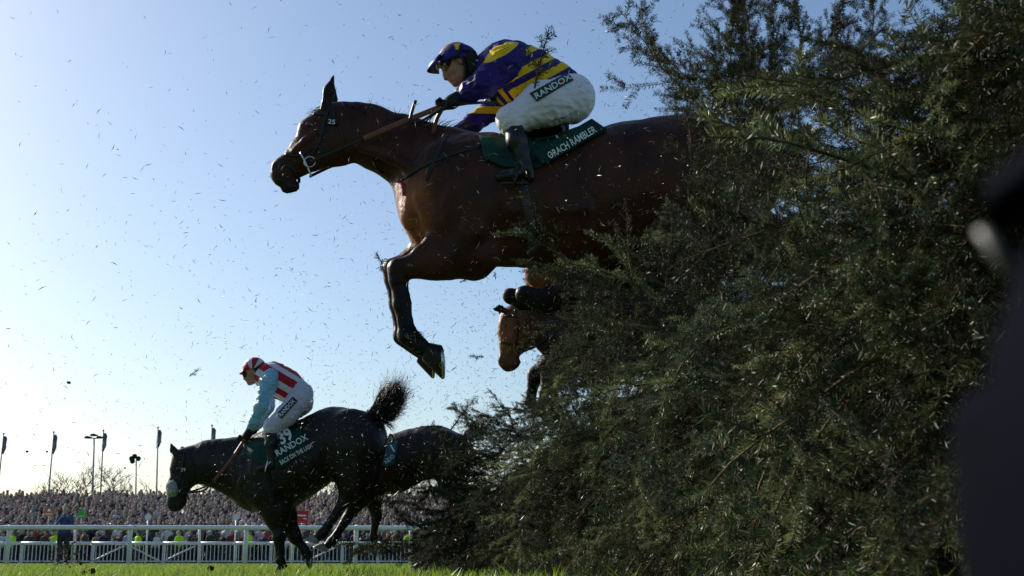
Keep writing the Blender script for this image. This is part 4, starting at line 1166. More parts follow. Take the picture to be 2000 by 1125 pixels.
# saddle and saddlecloth
sc = cloth_patch('saddlecloth', h, hs, [(936, 266), (1000, 272), (1070, 268), (1153, 240)], [(945, 311), (985, 327), (1052, 328), (1186, 254)], M['green'], hb, .014, 40, 14, .008); wrinkle(sc, .007, 13, .4)
fl = Flat(7.2, h.P(1040, 300)[0], -.36, h.P(1185, 250)[0], -.22)
ns = cloth_patch('name_strip', h, fl, [(1040, 298), (1155, 232)], [(1060, 322), (1184, 252)], M['strip'], sc, .0, 30, 6, .006)
lettering('lettering', 'ORACH RAMBLER', h, fl, (1074, 311), (104, -61), 14.5, M['white'], sc, .012, .015, .66)
lettering('lettering', 'R', h, hs, (1055, 304), (104, -61), 13, M['white'], sc, .024, .02, .95)
lettering('lettering', 'A', h, hs, (1088, 280), (104, -61), 15, M['white'], sc, .024, .02, .95)
s = Sdf(.03); h2 = Rig(7.2); h2.s = s
h2.chain([(985, 268, 11), (1040, 272, 10), (1090, 262, 12)], 4.5, .02); h2.chain([(1085, 258, 9), (1105, 252, 7)], 5, .02)
V, Fq, _ = s.mesh(.012); mk('saddle', V, Fq, M['black'], hb)

# ------------------------------------------------------------------ black horse numbered 39, just landed
b9 = Rig(12.0, .07)
BLK = [(.013, .0095, .0075), (.006, .005, .005), (.012, .009, .008), (.010, .008, .007)]
kb = empty('racehorse', tuple(b9.P(580, 900)[:2]) + (0,), 'black racehorse with white fleece noseband landing, saddlecloth 39', 'horse')
b9.chain([(498, 930, 56), (548, 914, 73), (602, 888, 62), (652, 856, 54), (700, 858, 56)], .80, .12)
b9.ell(500, 950, 36, .2, 46, 0, k=.1); b9.ell(522, 930, 34, .1, 58, 10, dy=-.17, k=.07); b9.ell(522, 930, 34, .1, 58, 10, dy=.17, k=.07)
b9.ell(690, 862, 44, .12, 62, 10, dy=-.17, k=.09); b9.ell(690, 862, 44, .12, 62, 10, dy=.17, k=.09)
b9.chain([(475, 885, 24), (520, 880, 24)], .7, .08)
b9.chain([(485, 918, 54), (440, 908, 42), (405, 902, 31), (372, 902, 25)], .58, .10)
b9.chain([(365, 906, 26), (350, 948, 19), (342, 982, 14)], .62, .05); b9.chain([(372, 915, 22), (374, 925, 19)], .62, .05)
b9.chain([(352, 893, 14), (345, 915, 12)], .9, .04)
b9.chain([(341, 980, 13), (343, 986, 12)], .8, .03, col=3); b9.chain([(352, 985, 8), (357, 980, 7)], .8, .03, col=3)
b9.ell(333, 979, 4, .018, 6, 0, dy=-.065, k=.015, sub=True)
for d_ in (-.07, .07):
    b9.chain([(351, 890, 6, d_), (344 + 80 * d_ + 4, 880, 6, d_), (341 + 90 * d_ + 3, 867, 1.5, d_)], .6, .02)
    b9.ell(343 + 80 * d_ + 2, 879, 2, .02, 9, 15, dy=d_ - .03, k=.008, sub=True)
# forelegs
for d_, pts_ in ((-.14, [(525, 965, 40), (540, 1000, 26), (546, 1042, 13), (545, 1050, 12), (546, 1085, 7.5), (547, 1093, 9), (552, 1104, 8)]),
                 (.14, [(530, 965, 40), (552, 1005, 25), (575, 1045, 12.5), (578, 1052, 11.5), (590, 1068, 7.5), (596, 1076, 9), (602, 1088, 8)])):
    b9.chain([(*p, d_) for p in pts_[:3]], .7, .05); b9.chain([(*p, d_) for p in pts_[2:]], .85, .02, col=1)
for d_, pts_ in ((-.13, [(695, 880, 52), (690, 925, 36), (688, 955, 22), (676, 972, 13), (672, 980, 11.5), (640, 1028, 8), (630, 1042, 9.5), (618, 1052, 8)]),
                 (.13, [(700, 890, 52), (702, 935, 36), (705, 965, 22), (694, 986, 13), (688, 995, 11.5), (658, 1045, 8), (648, 1058, 9.5), (636, 1068, 8)])):
    b9.chain([(*p, d_) for p in pts_[:4]], .65, .06); b9.chain([(*p, d_) for p in pts_[3:]], .85, .02, col=1)
ks = finish_horse(b9, kb, M['coat_black'], BLK, .015)
hoof(b9, 552, 1103, 552, 1114, 8.5, 12, -.14, kb); hoof(b9, 602, 1088, 610, 1094, 8.5, 12, .14, kb)
pale = mat('pale_hoof', (.32, .28, .24), .6, .3, .3, 40)
hoof(b9, 619, 1051, 610, 1061, 8, 11.5, -.13, kb, pale); hoof(b9, 637, 1067, 627, 1076, 8, 11.5, .13, kb, pale)
eye_at(b9, ks, 349, 915, 3.5, kb)
s = Sdf(.03); q = Rig(12.0); q.s = s
for i in range(16):
    t = i / 15 * 2 - 1
    q.chain([(337 + 3 * abs(t), 950, 6.5 + random.uniform(0, 2), t * .10), (338 + 3 * abs(t), 960, 7 + random.uniform(0, 2), t * .10)], 1, .03)
V, Fq, _ = s.mesh(.01); V = V + rng.normal(0, .0035, V.shape); mk('fleece_noseband', V, Fq, M['fleece'], kb)
hair('mane', b9, [(362, 879), (400, 872), (460, 862)], [(368, 884), (405, 884), (462, 878)], 140, M['hair_black'], kb, 3, .004, -.03, .4, seed=14)
hair('tail', b9, [(728, 797), (737, 802), (738, 812)], [(758, 750), (782, 746), (778, 802)], 1500, M['hair_black'], kb, 5, .0021, 0, .9, seed=15, dyspread=.06, mid=[(748, 765), (784, 775), (766, 818)], ns=10)
hair('tail_locks', b9, [(733, 806), (738, 818)], [(760, 826), (772, 840)], 110, M['hair_black'], kb, 8, .003, 0, .5, seed=16, dyspread=.05)
s = Sdf(.03); q = Rig(12.0); q.s = s
q.chain([(724, 806, 9), (745, 797, 10), (762, 780, 14), (772, 757, 10)], .8, .04); V, Fq, _ = s.mesh(.015); V = V + rng.normal(0, .004, V.shape); mk('tail_dock', V, Fq, M['hair_black'], kb)
br9 = empty('bridle', (0, 0, 0)); br9.parent = kb
for nm, pts_, w in (('cheekpiece', [(360, 885), (356, 915), (350, 945), (352, 962)], 3.5), ('browband', [(344, 897), (362, 895)], 3.5), ('throatlash', [(364, 886), (378, 910), (376, 938)], 3), ('noseband', [(334, 950), (350, 953), (370, 950)], 4)):
    strap(nm, b9, ks, pts_, w, M['black'], br9, .008)
lettering('number', '39', b9, ks, (353, 921), (1, -.1), 7, M['white'], br9, .02, .0, 1.0)
g = G(); g.tube(spline([b9.P(478, 858, -.2), b9.P(450, 900, -.24), b9.P(417, 940, -.2)], 12), .016, 8, flat=.35); g.mk('rein_grip', M['brown'], br9, True)
g = G(); g.tube(spline([b9.P(417, 940, -.2), b9.P(398, 958, -.17), b9.P(372, 962, -.14), b9.P(352, 963, -.12)], 12), .009, 6); g.mk('rein_end', M['black'], br9, True)
g = G(); g.tube(spline([b9.P(478, 860, .16), b9.P(440, 920, .16), b9.P(405, 948, .14), b9.P(355, 963, .1)], 14), .009, 6); g.mk('far_rein', M['black'], br9, True)
g = G(); g.tube(spline([b9.P(452, 945, -.05), b9.P(456, 960, -.12), b9.P(465, 955, -.12)], 6), .016, 6); g.mk('breastgirth_ring', M['brown'], kb, True)
sc9 = cloth_patch('saddlecloth', b9, ks, [(474, 862), (510, 860), (548, 852), (585, 833)], [(478, 890), (512, 908), (552, 915), (602, 872)], M['green'], kb, .016, 34, 14, .008); wrinkle(sc9, .007, 12, .4)
lettering('lettering', '39', b9, ks, (549, 869), (30, -17), 25, M['white'], sc9, .04, .03, .85)
lettering('lettering', 'RANDOX', b9, ks, (541, 892), (47, -26), 13, M['white'], sc9, .04, .012, .9)
lettering('lettering', 'BACK ON THE LASH', b9, ks, (549, 908), (48, -27), 9, M['white'], sc9, .04, .015, .62)
strap('girth', b9, ks, [(520, 905), (524, 940), (534, 985)], 12, M['blackcloth'], kb, .01)
s = Sdf(.03); q = Rig(12.0); q.s = s
q.chain([(518, 852, 7), (555, 848, 6), (585, 832, 8)], 4.5, .02); V, Fq, _ = s.mesh(.013); mk('saddle', V, Fq, M['black'], kb)
strap('loose_girth_end', b9, ks, [(640, 915), (652, 922), (657, 940), (658, 960)], 2, M['black'], kb, 0, hug=False, flat=1, dy=-.1)

# ------------------------------------------------------------------ riderless brown horse between the black horse and the fence
l = Rig(13.6, .07)
BRN = [(.024, .016, .011), (.010, .008, .007), (.04, .024, .016), (.02, .013, .010)]
lb = empty('racehorse', tuple(l.P(800, 900)[:2]) + (0,), 'riderless dark brown racehorse behind the black horse, half hidden by spruce', 'horse')
l.chain([(720, 912, 44), (765, 908, 52), (810, 888, 46), (850, 882, 46), (885, 888, 42)], .85, .1)
l.ell(868, 890, 34, .12, 48, 0, dy=-.16, k=.08); l.ell(868, 890, 34, .12, 48, 0, dy=.16, k=.08)
l.chain([(705, 905, 38), (665, 912, 26), (640, 918, 19)], .58, .08); l.chain([(640, 912, 17), (622, 930, 13), (610, 944, 9)], .65, .04)
for d_ in (-.13, .13):
    l.chain([(735, 940, 26, d_), (728, 975, 17, d_), (735, 1010, 9, d_), (728, 1050, 6, d_), (734, 1066, 6, d_)], .8, .03)
    l.chain([(880, 905, 40, d_), (885, 950, 26, d_), (900, 990, 12, d_), (880, 1040, 7, d_), (870, 1060, 6, d_)], .75, .04)
    for a in ((641, 900),): l.chain([(a[0], a[1], 5, d_ * .5), (a[0] - 3, a[1] - 16, 1.5, d_ * .5)], .6, .02)
ls = finish_horse(l, lb, M['coat_bay'], BRN, .017)
for d_ in (-.13, .13): hoof(l, 734, 1066, 736, 1075, 7, 9, d_, lb); hoof(l, 870, 1060, 866, 1070, 7, 9, d_, lb)
hair('tail', l, [(898, 860), (905, 868)], [(940, 806), (975, 826)], 220, M['hair_grey'], lb, 7, .004, 0, .4, seed=21, dyspread=.05, mid=[(918, 838), (938, 850)])
hair('mane', l, [(645, 902), (700, 880)], [(650, 912), (704, 892)], 60, M['hair_black'], lb, 3, .004, 0, .4, seed=22)
scl = cloth_patch('saddlecloth', l, ls, [(735, 862), (760, 864), (777, 862)], [(738, 905), (756, 912), (771, 906)], mat('teal_cloth', (.03, .10, .11), .7, .2, .1), lb, .016, 16, 10, .008)
lettering('lettering', '1', l, ls, (766, 884), (1, -.6), 15, M['white'], scl, .03, .03, .9)
lettering('lettering', 'NDO', l, ls, (755, 907), (1, -.9), 8, M['white'], scl, .03, .012, .85)
g = G(); g.tube(spline([l.P(742, 866, -.2), l.P(756, 858, -.22), l.P(762, 848, -.22), l.P(768, 856, -.22), l.P(764, 866, -.22), l.P(754, 868, -.2)], 16), .011, 6); g.mk('stirrup_leather', M['black'], lb, True)
s = Sdf(.03); q = Rig(13.6); q.s = s
q.chain([(735, 860, 6), (765, 862, 5)], 5, .02); V, Fq, _ = s.mesh(.015); mk('saddle', V, Fq, M['black'], lb)

# ------------------------------------------------------------------ two more horses rising behind the fence
n2 = Rig(10.6, .07)
HB2 = [(.030, .012, .006), (.009, .006, .005), (.24, .088, .03), (.02, .013, .010)]  # the bright entry paints sunlight on the head and chest
nb = empty('racehorse', tuple(n2.P(1150, 640)[:2]) + (0,), 'bay racehorse with lowered head coming over the fence below the leaping bay', 'horse')
n2.chain([(1110, 655, 60), (1180, 650, 78), (1280, 630, 74), (1370, 610, 70)], .8, .1)
n2.chain([(1110, 640, 56), (1060, 628, 42), (1018, 622, 30)], .6, .08)
n2.chain([(1010, 628, 29), (1000, 668, 22), (993, 700, 17)], .72, .05, col=2); n2.chain([(1020, 650, 24), (1015, 665, 20)], .65, .05)  # head coloured lighter as if the sun struck it
n2.chain([(988, 706, 15), (992, 712, 14)], .85, .03, col=3); n2.chain([(1004, 712, 9), (1009, 708, 8)], .8, .03, col=3)
n2.chain([(990, 622, 14), (983, 648, 11)], .8, .04, col=2)
for d_ in (-.08, .08): n2.chain([(990, 612, 6, d_), (978 + 30 * d_, 606, 6, d_), (966 + 50 * d_, 603 - 60 * d_, 1.5, d_)], .7, .02, col=1)
for d_, kx in ((-.13, 1072), (.13, 1046)):
    n2.chain([(1120, 680, 42, d_), (kx + 22, 722, 22, d_), (kx, 732, 15, d_)], .75, .05); n2.chain([(kx, 732, 14.5, d_), (kx - 8, 765, 10, d_), (kx - 12, 785, 10, d_), (kx + 10, 800, 9, d_)], .85, .02, col=1)
    n2.chain([(1370, 630, 50, d_), (1420, 680, 30, d_), (1480, 700, 14, d_), (1530, 740, 9, d_)], .7, .05)
n2s = finish_horse(n2, nb, M['coat_bay'], HB2, .017)
for d_, kx in ((-.13, 1072), (.13, 1046)): hoof(n2, kx + 8, 800, kx + 22, 806, 9, 12, d_, nb); hoof(n2, 1530, 740, 1540, 748, 9, 12, d_, nb)
eye_at(n2, n2s, 988, 636, 3.6, nb)
brn = empty('bridle', (0, 0, 0)); brn.parent = nb
for nm, pts_, w in (('cheekpiece', [(1006, 604), (1012, 640), (1004, 680)], 4), ('noseband', [(976, 668), (998, 672), (1020, 672)], 4), ('browband', [(982, 616), (1008, 618)], 4)): strap(nm, n2, n2s, pts_, w, M['black'], brn, .008)
g = G(); g.tube(spline([n2.P(1006, 690, -.13), n2.P(1032, 682, -.18), n2.P(1060, 668, -.2), n2.P(1120, 620, -.2)], 12), .012, 6); g.mk('rein', M['black'], brn, True)
hair('mane', n2, [(1008, 596), (1060, 590)], [(1014, 606), (1066, 606)], 80, M['hair_black'], nb, 3, .004, 0, .4, seed=32)

n3 = Rig(9.2, .07)
mb = empty('racehorse', tuple(n3.P(1150, 500)[:2]) + (0,), 'bay racehorse mostly hidden behind the leaping bay, chest and folded knees showing', 'horse')
n3.chain([(1085, 490, 66), (1150, 476, 86), (1260, 474, 92), (1370, 470, 88)], .8, .1)
n3.ell(1062, 530, 32, .16, 48, 0, k=.06, col=2); n3.ell(1044, 530, 18, .07, 34, -10, dy=-.09, k=.03, col=2); n3.ell(1044, 530, 18, .07, 34, -10, dy=.1, k=.03, col=2)  # chest in the painted sunlit tone
n3.chain([(1085, 460, 52), (1030, 430, 38), (985, 415, 30)], .58, .08); n3.chain([(975, 420, 30), (940, 445, 22), (915, 465, 16)], .65, .05)
for d_, kx, ky in ((-.15, 1024, 574), (.14, 998, 578)):
    n3.chain([(1120, 570, 40, d_), (1070, 588, 22, d_), (kx, ky, 14, d_)], .75, .05, col=1); n3.chain([(kx, ky, 15, d_), (kx + 20, ky + 16, 10, d_), (kx + 75, ky + 22, 12, d_), (kx + 95, ky + 12, 11, d_)], .85, .03, col=1)
    n3.chain([(1380, 440, 60, d_), (1450, 490, 36, d_), (1530, 500, 16, d_), (1590, 540, 11, d_)], .7, .05)
    n3.chain([(985, 400, 6, d_ * .5), (990, 382, 1.5, d_ * .5)], .6, .02)
n3s = finish_horse(n3, mb, M['coat_bay'], HB2, .017)
for d_, kx in ((-.15, 1022), (.14, 994)): hoof(n3, kx + 95, 600, kx + 112, 594, 10, 14, d_, mb); hoof(n3, 1590, 540, 1602, 548, 10, 13, d_, mb)
strap('green_breastgirth', n3, n3s, [(1022, 512), (1040, 514), (1060, 512)], 9, mat('green_strap', (.02, .12, .06), .7, .2), mb, .008)

# ================================================================== JOCKEYS
def head_prims(rig, S, cx, cy, u, face, dy=0.0):
    """skull, jaw, nose, lips, brow, ear; u = px per head unit (head height / 8); face = facing angle in the picture plane (degrees, 180 = left, larger = tilted down)"""
    ca, sa = math.cos(R(face)), math.sin(R(face))        # forward in picture: (ca, -sa) with y down -> use (fx, fy)
    fx, fy_ = ca, -sa
    dx_, dy_ = -fy_ * -1, fx * -1                          # 'down the face' direction

    def q(f, d): return cx + u * (f * fx + d * dx_), cy + u * (f * fy_ + d * dy_)
    def e(f, d, a, lat, b, dyo=0, col=0, k=.015, sub=False):
        x, y = q(f, d)
        S.ell(rig.P(x, y, dy) + np.array([0, dyo, 0]), (rig.r(a * u, y), lat, rig.r(b * u, y)), math.atan2(-fy_, fx), k, col, sub)
    e(-.3, -1.2, 3.3, .078, 2.9)                            # skull
    e(.6, .6, 2.5, .066, 2.6)                               # face
    e(1.3, 2.4, 1.7, .05, 1.3)                              # jaw
    e(2.3, 2.9, .9, .028, .8)                               # chin
    e(3.15, .7, .55, .017, .85); e(3.35, 1.0, .5, .02, .42)  # nose
    e(2.75, 1.85, .55, .028, .28, col=1); e(2.65, 2.2, .5, .026, .26, col=1)   # lips
    e(2.5, -.45, .6, .055, .4)                              # brow
    for s_ in (-1, 1):
        e(2.2, .15, .5, .012, .35, s_ * .033, sub=True)
        e(1.5, .9, .9, .02, .8, s_ * .042)                  # cheekbones
        e(-.5, .5, .7, .01, 1.1, s_ * .078, k=.008)         # ears
    return q


def fingers(rig, S, x, y, ang, u, dy, col=0, side=-1):
    """a fist closed round the rein: palm, four curled fingers of different length, thumb"""
    c = rig.P(x, y, dy); ca, sa = math.cos(R(ang)), math.sin(R(ang))
    f = np.array([ca, 0, sa]); dn = np.array([sa, 0, -ca]); lat = np.array([0, 1., 0])
    S.cone(c - f * .03 + lat * .03 * 0, c + f * .035, .032, .030, 1.15, .02, col)
    for i, ln in enumerate((.9, 1.0, .95, .78)):
        o = lat * (-.034 + .0225 * i)
        k0 = c + f * .055 + o; k1 = k0 + (f * .35 + dn * .9) * .034 * ln; k2 = k1 + (-f * .9 + dn * .35) * .030 * ln; k3 = k2 + (-f * .5 - dn * .7) * .018 * ln
        S.cone(c + f * .02 + o, k0, .0115, .0105, 1, .008, col); S.cone(k0, k1, .0105, .0098, 1, .003, col); S.cone(k1, k2, .0098, .009, 1, .003, col); S.cone(k2, k3, .009, .008, 1, .003, col)
    t0 = c + f * .0 + lat * side * .03; t1 = t0 + f * .04 + dn * -.005 + lat * side * .012; t2 = t1 + f * .028 + dn * .018 - lat * side * .006
    S.cone(t0, t1, .014, .012, 1, .008, col); S.cone(t1, t2, .012, .009, 1, .004, col)


def suit(rig, name, build, res, m, parent, cols=None, attrs=None, wr=0.0):
    s = Sdf(.03); build(s); V, Fq, C = s.mesh(res, cols)
    at_ = {}
    if C is not None: at_['Col'] = C
    if attrs: at_.update(attrs(V))
    o = mk(name, V, Fq, m, parent, True, None, at_)
    if wr: wrinkle(o, wr, 19, .8, seed=len(V) % 17, stretch=(.75, .7, 1.25))
    return coords(o), Fq, o

def to_px(V):
    d = np.asarray(V) - np.array([0, 0, CAMZ]); c, s = math.cos(TILT), math.sin(TILT)
    dep = d[:, 1] * c + d[:, 2] * s; up = -d[:, 1] * s + d[:, 2] * c
    return 1000 + F * d[:, 0] / dep, 562.5 - F * up / dep

# ------------------------------------------------------------------ rider in purple and yellow
j = Rig(7.2, .03)
J = empty('person', tuple(j.P(1060, 240)), 'jockey in purple and yellow striped silks crouched over the leaping bay horse', 'person')
S = Sdf(.03); j.s = S
# one continuous body, clothes lie over it
head_prims(j, S, 893, 124, 10.2, 215)
j.chain([(908, 140, 15), (945, 140, 17)], 1.0, .03, col=2)
j.chain([(985, 140, 46), (1040, 152, 44), (1085, 170, 34), (1110, 190, 36)], 1.05, .05, col=2)
for d_, sg in ((-.17, 0), (.17, 1)):
    sh, el, wr = ((992, 122), (945, 165), (898, 188)) if not sg else ((980, 150), (962, 212), (893, 256))
    j.chain([(*sh, 22, d_), (*el, 14, d_ * 1.25), (*wr, 9, d_ * .8)], 1, .03, col=2)
    kn, an = ((998, 236), (1024, 328)) if not sg else ((1040, 256), (1045, 335))
    j.chain([(1112, 196, 36, d_ * .7), (*kn, 19, d_ * 1.75)], 1, .03, col=2)
    j.chain([(*kn, 18, d_ * 1.75), (kn[0] + 10, kn[1] + 35, 16, d_ * 1.9), (*an, 10, d_ * 1.95)], 1, .02, col=2)
    j.chain([(an[0], an[1] + 6, 10, d_ * 1.95), (an[0] - 42, an[1] + 14, 9, d_ * 1.95)], 1, .02, col=2)
SKIN = [(.40, .19, .115), (.36, .11, .09), (.02, .02, .03)]
V, Fq, C = S.mesh(.0065, SKIN, .004)
mk('body', V, Fq, mat_attr('jockey_skin', .5, .4, .12, 40, .1, 200, .001), J, True, None, {'Col': C})
fs = Surf(V, Fq)
# silks
def pat_main(V):
    x, y = to_px(V)
    s1 = .474 * x + .88 * y
    s2 = 605 + (.768 * x - .64 * y - 637) * 2.05
    lim = 167 + (x - 969) * .5
    s_ = np.where(y < lim, s1, s2)
    p = (s_ - 540) / 130
    # sleeves: one yellow shoulder flash on the near arm, one yellow band on the far sleeve
    return {'pat': np.clip(p, 0, 1)}
PUR, YEL = (.022, .013, .15), (.80, .50, .01)
st = [0, (571 - 540) / 130, (583 - 540) / 130, (598 - 540) / 130, (614 - 540) / 130, (627 - 540) / 130, (642 - 540) / 130]
silk_main = mat_stripes('purple_yellow_silk', st, [PUR, YEL, PUR, YEL, PUR, YEL, PUR])
def b_torso(s):
    j.chain([(948, 137, 24), (985, 138, 50), (1000, 142, 58)], 1.1, .05, S=s)
    j.chain([(990, 143, 57), (1040, 155, 52), (1084, 171, 43), (1098, 178, 40)], 1.1, .06, S=s)
tV, tF, _ = suit(j, 'jersey', b_torso, .0085, silk_main, J, attrs=pat_main, wr=.012)
tS = Surf(tV, tF)
def sl_near(s):
    j.chain([(1000, 118, 34, -.13), (985, 125, 32, -.18), (945, 163, 25, -.225), (920, 178, 20, -.18), (897, 187, 13, -.14)], 1, .03, S=s)
def sl_far(s):
    j.chain([(985, 150, 30, .14), (978, 185, 24, .2), (962, 214, 21, .22), (925, 240, 18, .2), (888, 260, 12, .15)], 1, .03, S=s)
def flash(V):
    x, y = to_px(V)
    e = ((x - 978) * .87 - (y - 100) * .5) / 42, ((x - 978) * .5 + (y - 100) * .87) / 11
    return {'pat': np.clip(e[0] ** 2 + e[1] ** 2, 0, 2) / 2}
suit(j, 'sleeve', sl_near, .007, mat_stripes('purple_sleeve_yellow_flash', [0, .5], [YEL, PUR]), J, attrs=flash, wr=.013)
suit(j, 'sleeve', sl_far, .007, mat_stripes('purple_sleeve_yellow_band', [0, .34, .47], [PUR, YEL, PUR]), J, attrs=lambda V: {'pat': np.clip((to_px(V)[1] - 170) / 110, 0, 1)}, wr=.009)
cloth_patch('collar', j, Surf(tV, tF), [(940, 112), (950, 122)], [(936, 160), (950, 160)], M['blackcloth'], J, .004, 6, 10, .004)
s = Sdf(.02); j.chain([(918, 142, 19), (946, 140, 23)], 1.0, .02, S=s); V, Fq, _ = s.mesh(.007); mk('scarf', V, Fq, M['blackcloth'], J); scf = Surf(V, Fq)
lettering('collar_lettering', 'RAN', j, scf, (932, 131), (.12, -1), 5.5, M['white'], J, .006, .01, .9, up=(-1, -.15))
pt = cloth_patch('chest_patch', j, tS, [(951, 178), (972, 163)], [(960, 203), (970, 201)], M['patch'], J, .012, 8, 8, .004)
lettering('lettering', 'RAND', j, tS, (958, 199), (.42, -1), 9, M['white'], pt, .018, .012, .85, up=(-1, -.42))
# breeches
def b_breech(s):
    j.chain([(1092, 178, 42), (1114, 192, 48)], 1.15, .05, S=s)
    for d_, kn in ((-.13, (998, 234)), (.13, (1046, 254))):
        j.chain([(1112, 195, 47, d_ * .9), (1060 + (0 if d_ < 0 else 6), 204 + (0 if d_ < 0 else 10), 41 if d_ < 0 else 36, d_ * 1.7), (*kn, 25, d_ * 2.25), (kn[0] + 1, kn[1] + 8, 23, d_ * 2.3)], 1, .04, S=s)
bV, bF, _ = suit(j, 'breeches', b_breech, .0085, M['breeches'], J, wr=.009); bS = Surf(bV, bF)
pt = cloth_patch('thigh_patch', j, bS, [(1034, 183), (1108, 142)], [(1049, 198), (1120, 156)], M['patch'], J, .008, 20, 6, .004)
lettering('lettering', 'RANDOX', j, bS, (1047, 194), (71, -41.5), 12, M['white'], pt, .016, .012, 1.13)
c = bS.hit(j.P(1098.5, 158.5), .027); g = G(); g.tube([c, c + np.array([0, .002, 0])], .009, 14, up=(0, 0, 1)); g.mk('red_dot', M['reddot'], pt)
s = Sdf(.02); j.chain([(1080, 150, 36), (1090, 166, 36)], 1.1, .02, S=s)
# boots
for d_, kn, an in ((-.30, (1000, 242), (1026, 330)), (.30, (1046, 262), (1046, 335))):
    def b_boot(s):
        j.chain([(kn[0] + 2, kn[1] + 4, 19, d_), (kn[0] + 10, kn[1] + 34, 19.5, d_ * 1.08), ((kn[0] + an[0]) / 2 + 8, an[1] - 30, 15, d_ * 1.1), (an[0] + 2, an[1] - 6, 13, d_ * 1.12)], 1, .02, S=s)
        j.chain([(an[0] + 3, an[1] + 2, 13, d_ * 1.12), (an[0] - 18, an[1] + 11, 12, d_ * 1.12), (an[0] - 48, an[1] + 16, 9, d_ * 1.12)], 1, .02, S=s)
        j.chain([(an[0] + 10, an[1] + 10, 9, d_ * 1.12), (an[0] + 10, an[1] + 17, 8, d_ * 1.12)], 1, .015, S=s)
    suit(j, 'boot', b_boot, .008, M['boot'], J)
for sg, d_, x, y in ((0, -.335, 1005, 350), (1, .335, 1028, 354)):
    st_ = empty('stirrup', (0, 0, 0)); st_.parent = hb
    g = G(); a = [j.P(x - 26, y + 8, d_ - .05), j.P(x + 26, y + 8, d_ - .05), j.P(x + 26, y + 8, d_ + .05), j.P(x - 26, y + 8, d_ + .05)]
    g.tube([a[0], a[1]], .012, 6); g.tube([a[3], a[2]], .012, 6); g.tube([j.P(x, y + 8, d_ - .06), j.P(x, y + 8, d_ + .06)], .014, 6)
    g.tube(spline([j.P(x, y + 8, d_ - .06), j.P(x + 6, y - 16, d_ - .055), j.P(x + 10, y - 32, d_), j.P(x + 6, y - 16, d_ + .055), j.P(x, y + 8, d_ + .06)], 14), .008, 6); g.mk('iron', M['black'], st_, True)
    g = G(); g.tube([j.P(x + 10, y - 32, d_), j.P(1030, 275, d_ * .8)], .012, 6, flat=.4); g.mk('leather', M['black'], st_, True)
# gloves
s = Sdf(.02); fingers(j, s, 876, 203, 200, 1, -.17, side=-1); j.chain([(900, 188, 13, -.145), (882, 199, 14, -.165)], 1, .02, S=s); V, Fq, _ = s.mesh(.0048); mk('glove', V, Fq, M['blackcloth'], J)
s = Sdf(.02); fingers(j, s, 878, 264, 205, 1, .16, side=1); j.chain([(894, 257, 12, .155), (882, 262, 13, .16)], 1, .02, S=s); V, Fq, _ = s.mesh(.006); mk('glove', V, Fq, M['blackcloth'], J)
# helmet, peak, goggles
def helm_pat(V):
    x, y = to_px(V)
    return {'pat': np.where((np.abs(x - (893 - (y - 84) * -.1)) < 4.2 + (95 - y) * .25) & (y < 97), 1.0, 0.0)}
def b_helm(s):
    s.ell(j.P(895, 118), (j.r(41.5), .108, j.r(34)), R(5), .02)
    s.ell(j.P(903, 156), (j.r(60), .2, j.r(40)), R(2), .012, sub=True)
V, Fq, hm = suit(j, 'helmet', b_helm, .006, mat_stripes('purple_cap', [0, .5], [(.026, .015, .16), YEL]), J, attrs=helm_pat); hS = Surf(V, Fq)
s = Sdf(.01)
pk = []
for i in range(15):
    t = (i / 14 * 2 - 1)
    lat = t * .088; f_ = 1 - t * t
    pk += [(j.P(859 - 2 * f_ + 6 * t * t, 112 + 3 * t * t, lat * .98)), (j.P(846 - 4 * f_ + 10 * t * t, 126, lat)), (j.P(840 - 5 * f_ + 17 * t * t, 138 + 2 * f_ - 4 * t * t, lat * .9))]
po = mk('peak', pk, [(i * 3 + k, i * 3 + k + 1, (i + 1) * 3 + k + 1, (i + 1) * 3 + k) for i in range(14) for k in range(2)], M['helmet_blue'], hm)
md = po.modifiers.new('thickness', 'SOLIDIFY'); md.thickness = .006
strap('helmet_band', j, hS, [(900, 85), (898, 100), (888, 112)], 6, M['blackcloth'], hm, .003)
gg_ = empty('goggles', (0, 0, 0)); gg_.parent = J; gg_.location = (0, 0, 0)
s = Sdf(.01)
for sg in (-1, 1): s.ell(j.P(872 + (0 if sg < 0 else -2), 134, sg * .038), (.026, .034, .024), R(-35), .012)
V, Fq, _ = s.mesh(.004); mk('lens', V, Fq, M['lens'], gg_)
s = Sdf(.01)
for sg in (-1, 1):
    s.ell(j.P(876, 131, sg * .036), (.024, .042, .034), R(-35), .012)
V, Fq, _ = s.mesh(.0045); mk('frame', V, Fq, M['blackcloth'], gg_)
s = Sdf(.008); s.ell(j.P(858, 130, -.03), (.03, .05, .016), R(50), .01); V, Fq, _ = s.mesh(.005); mk('spare_goggles', V, Fq, M['steel'], gg_)
g = G(); g.tube(spline([j.P(880, 128, -.085), j.P(905, 112, -.108), j.P(930, 112, -.08)], 10), .008, 6, flat=.5); g.mk('elastic', M['blackcloth'], gg_, True)
g = G(); g.tube(spline([j.P(899, 116, -.098), j.P(910, 140, -.078), j.P(908, 160, -.04), j.P(904, 166, 0)], 12), .007, 6); g.mk('chin_strap', M['black'], hm, True)
s = Sdf(.015); j.chain([(918, 118, 15, -.055), (926, 140, 14, -.05)], 1, .02, S=s); j.chain([(918, 118, 15, .055), (926, 140, 14, .05)], 1, .02, S=s); V, Fq, _ = s.mesh(.007); mk('hood', V, Fq, M['blackcloth'], J)
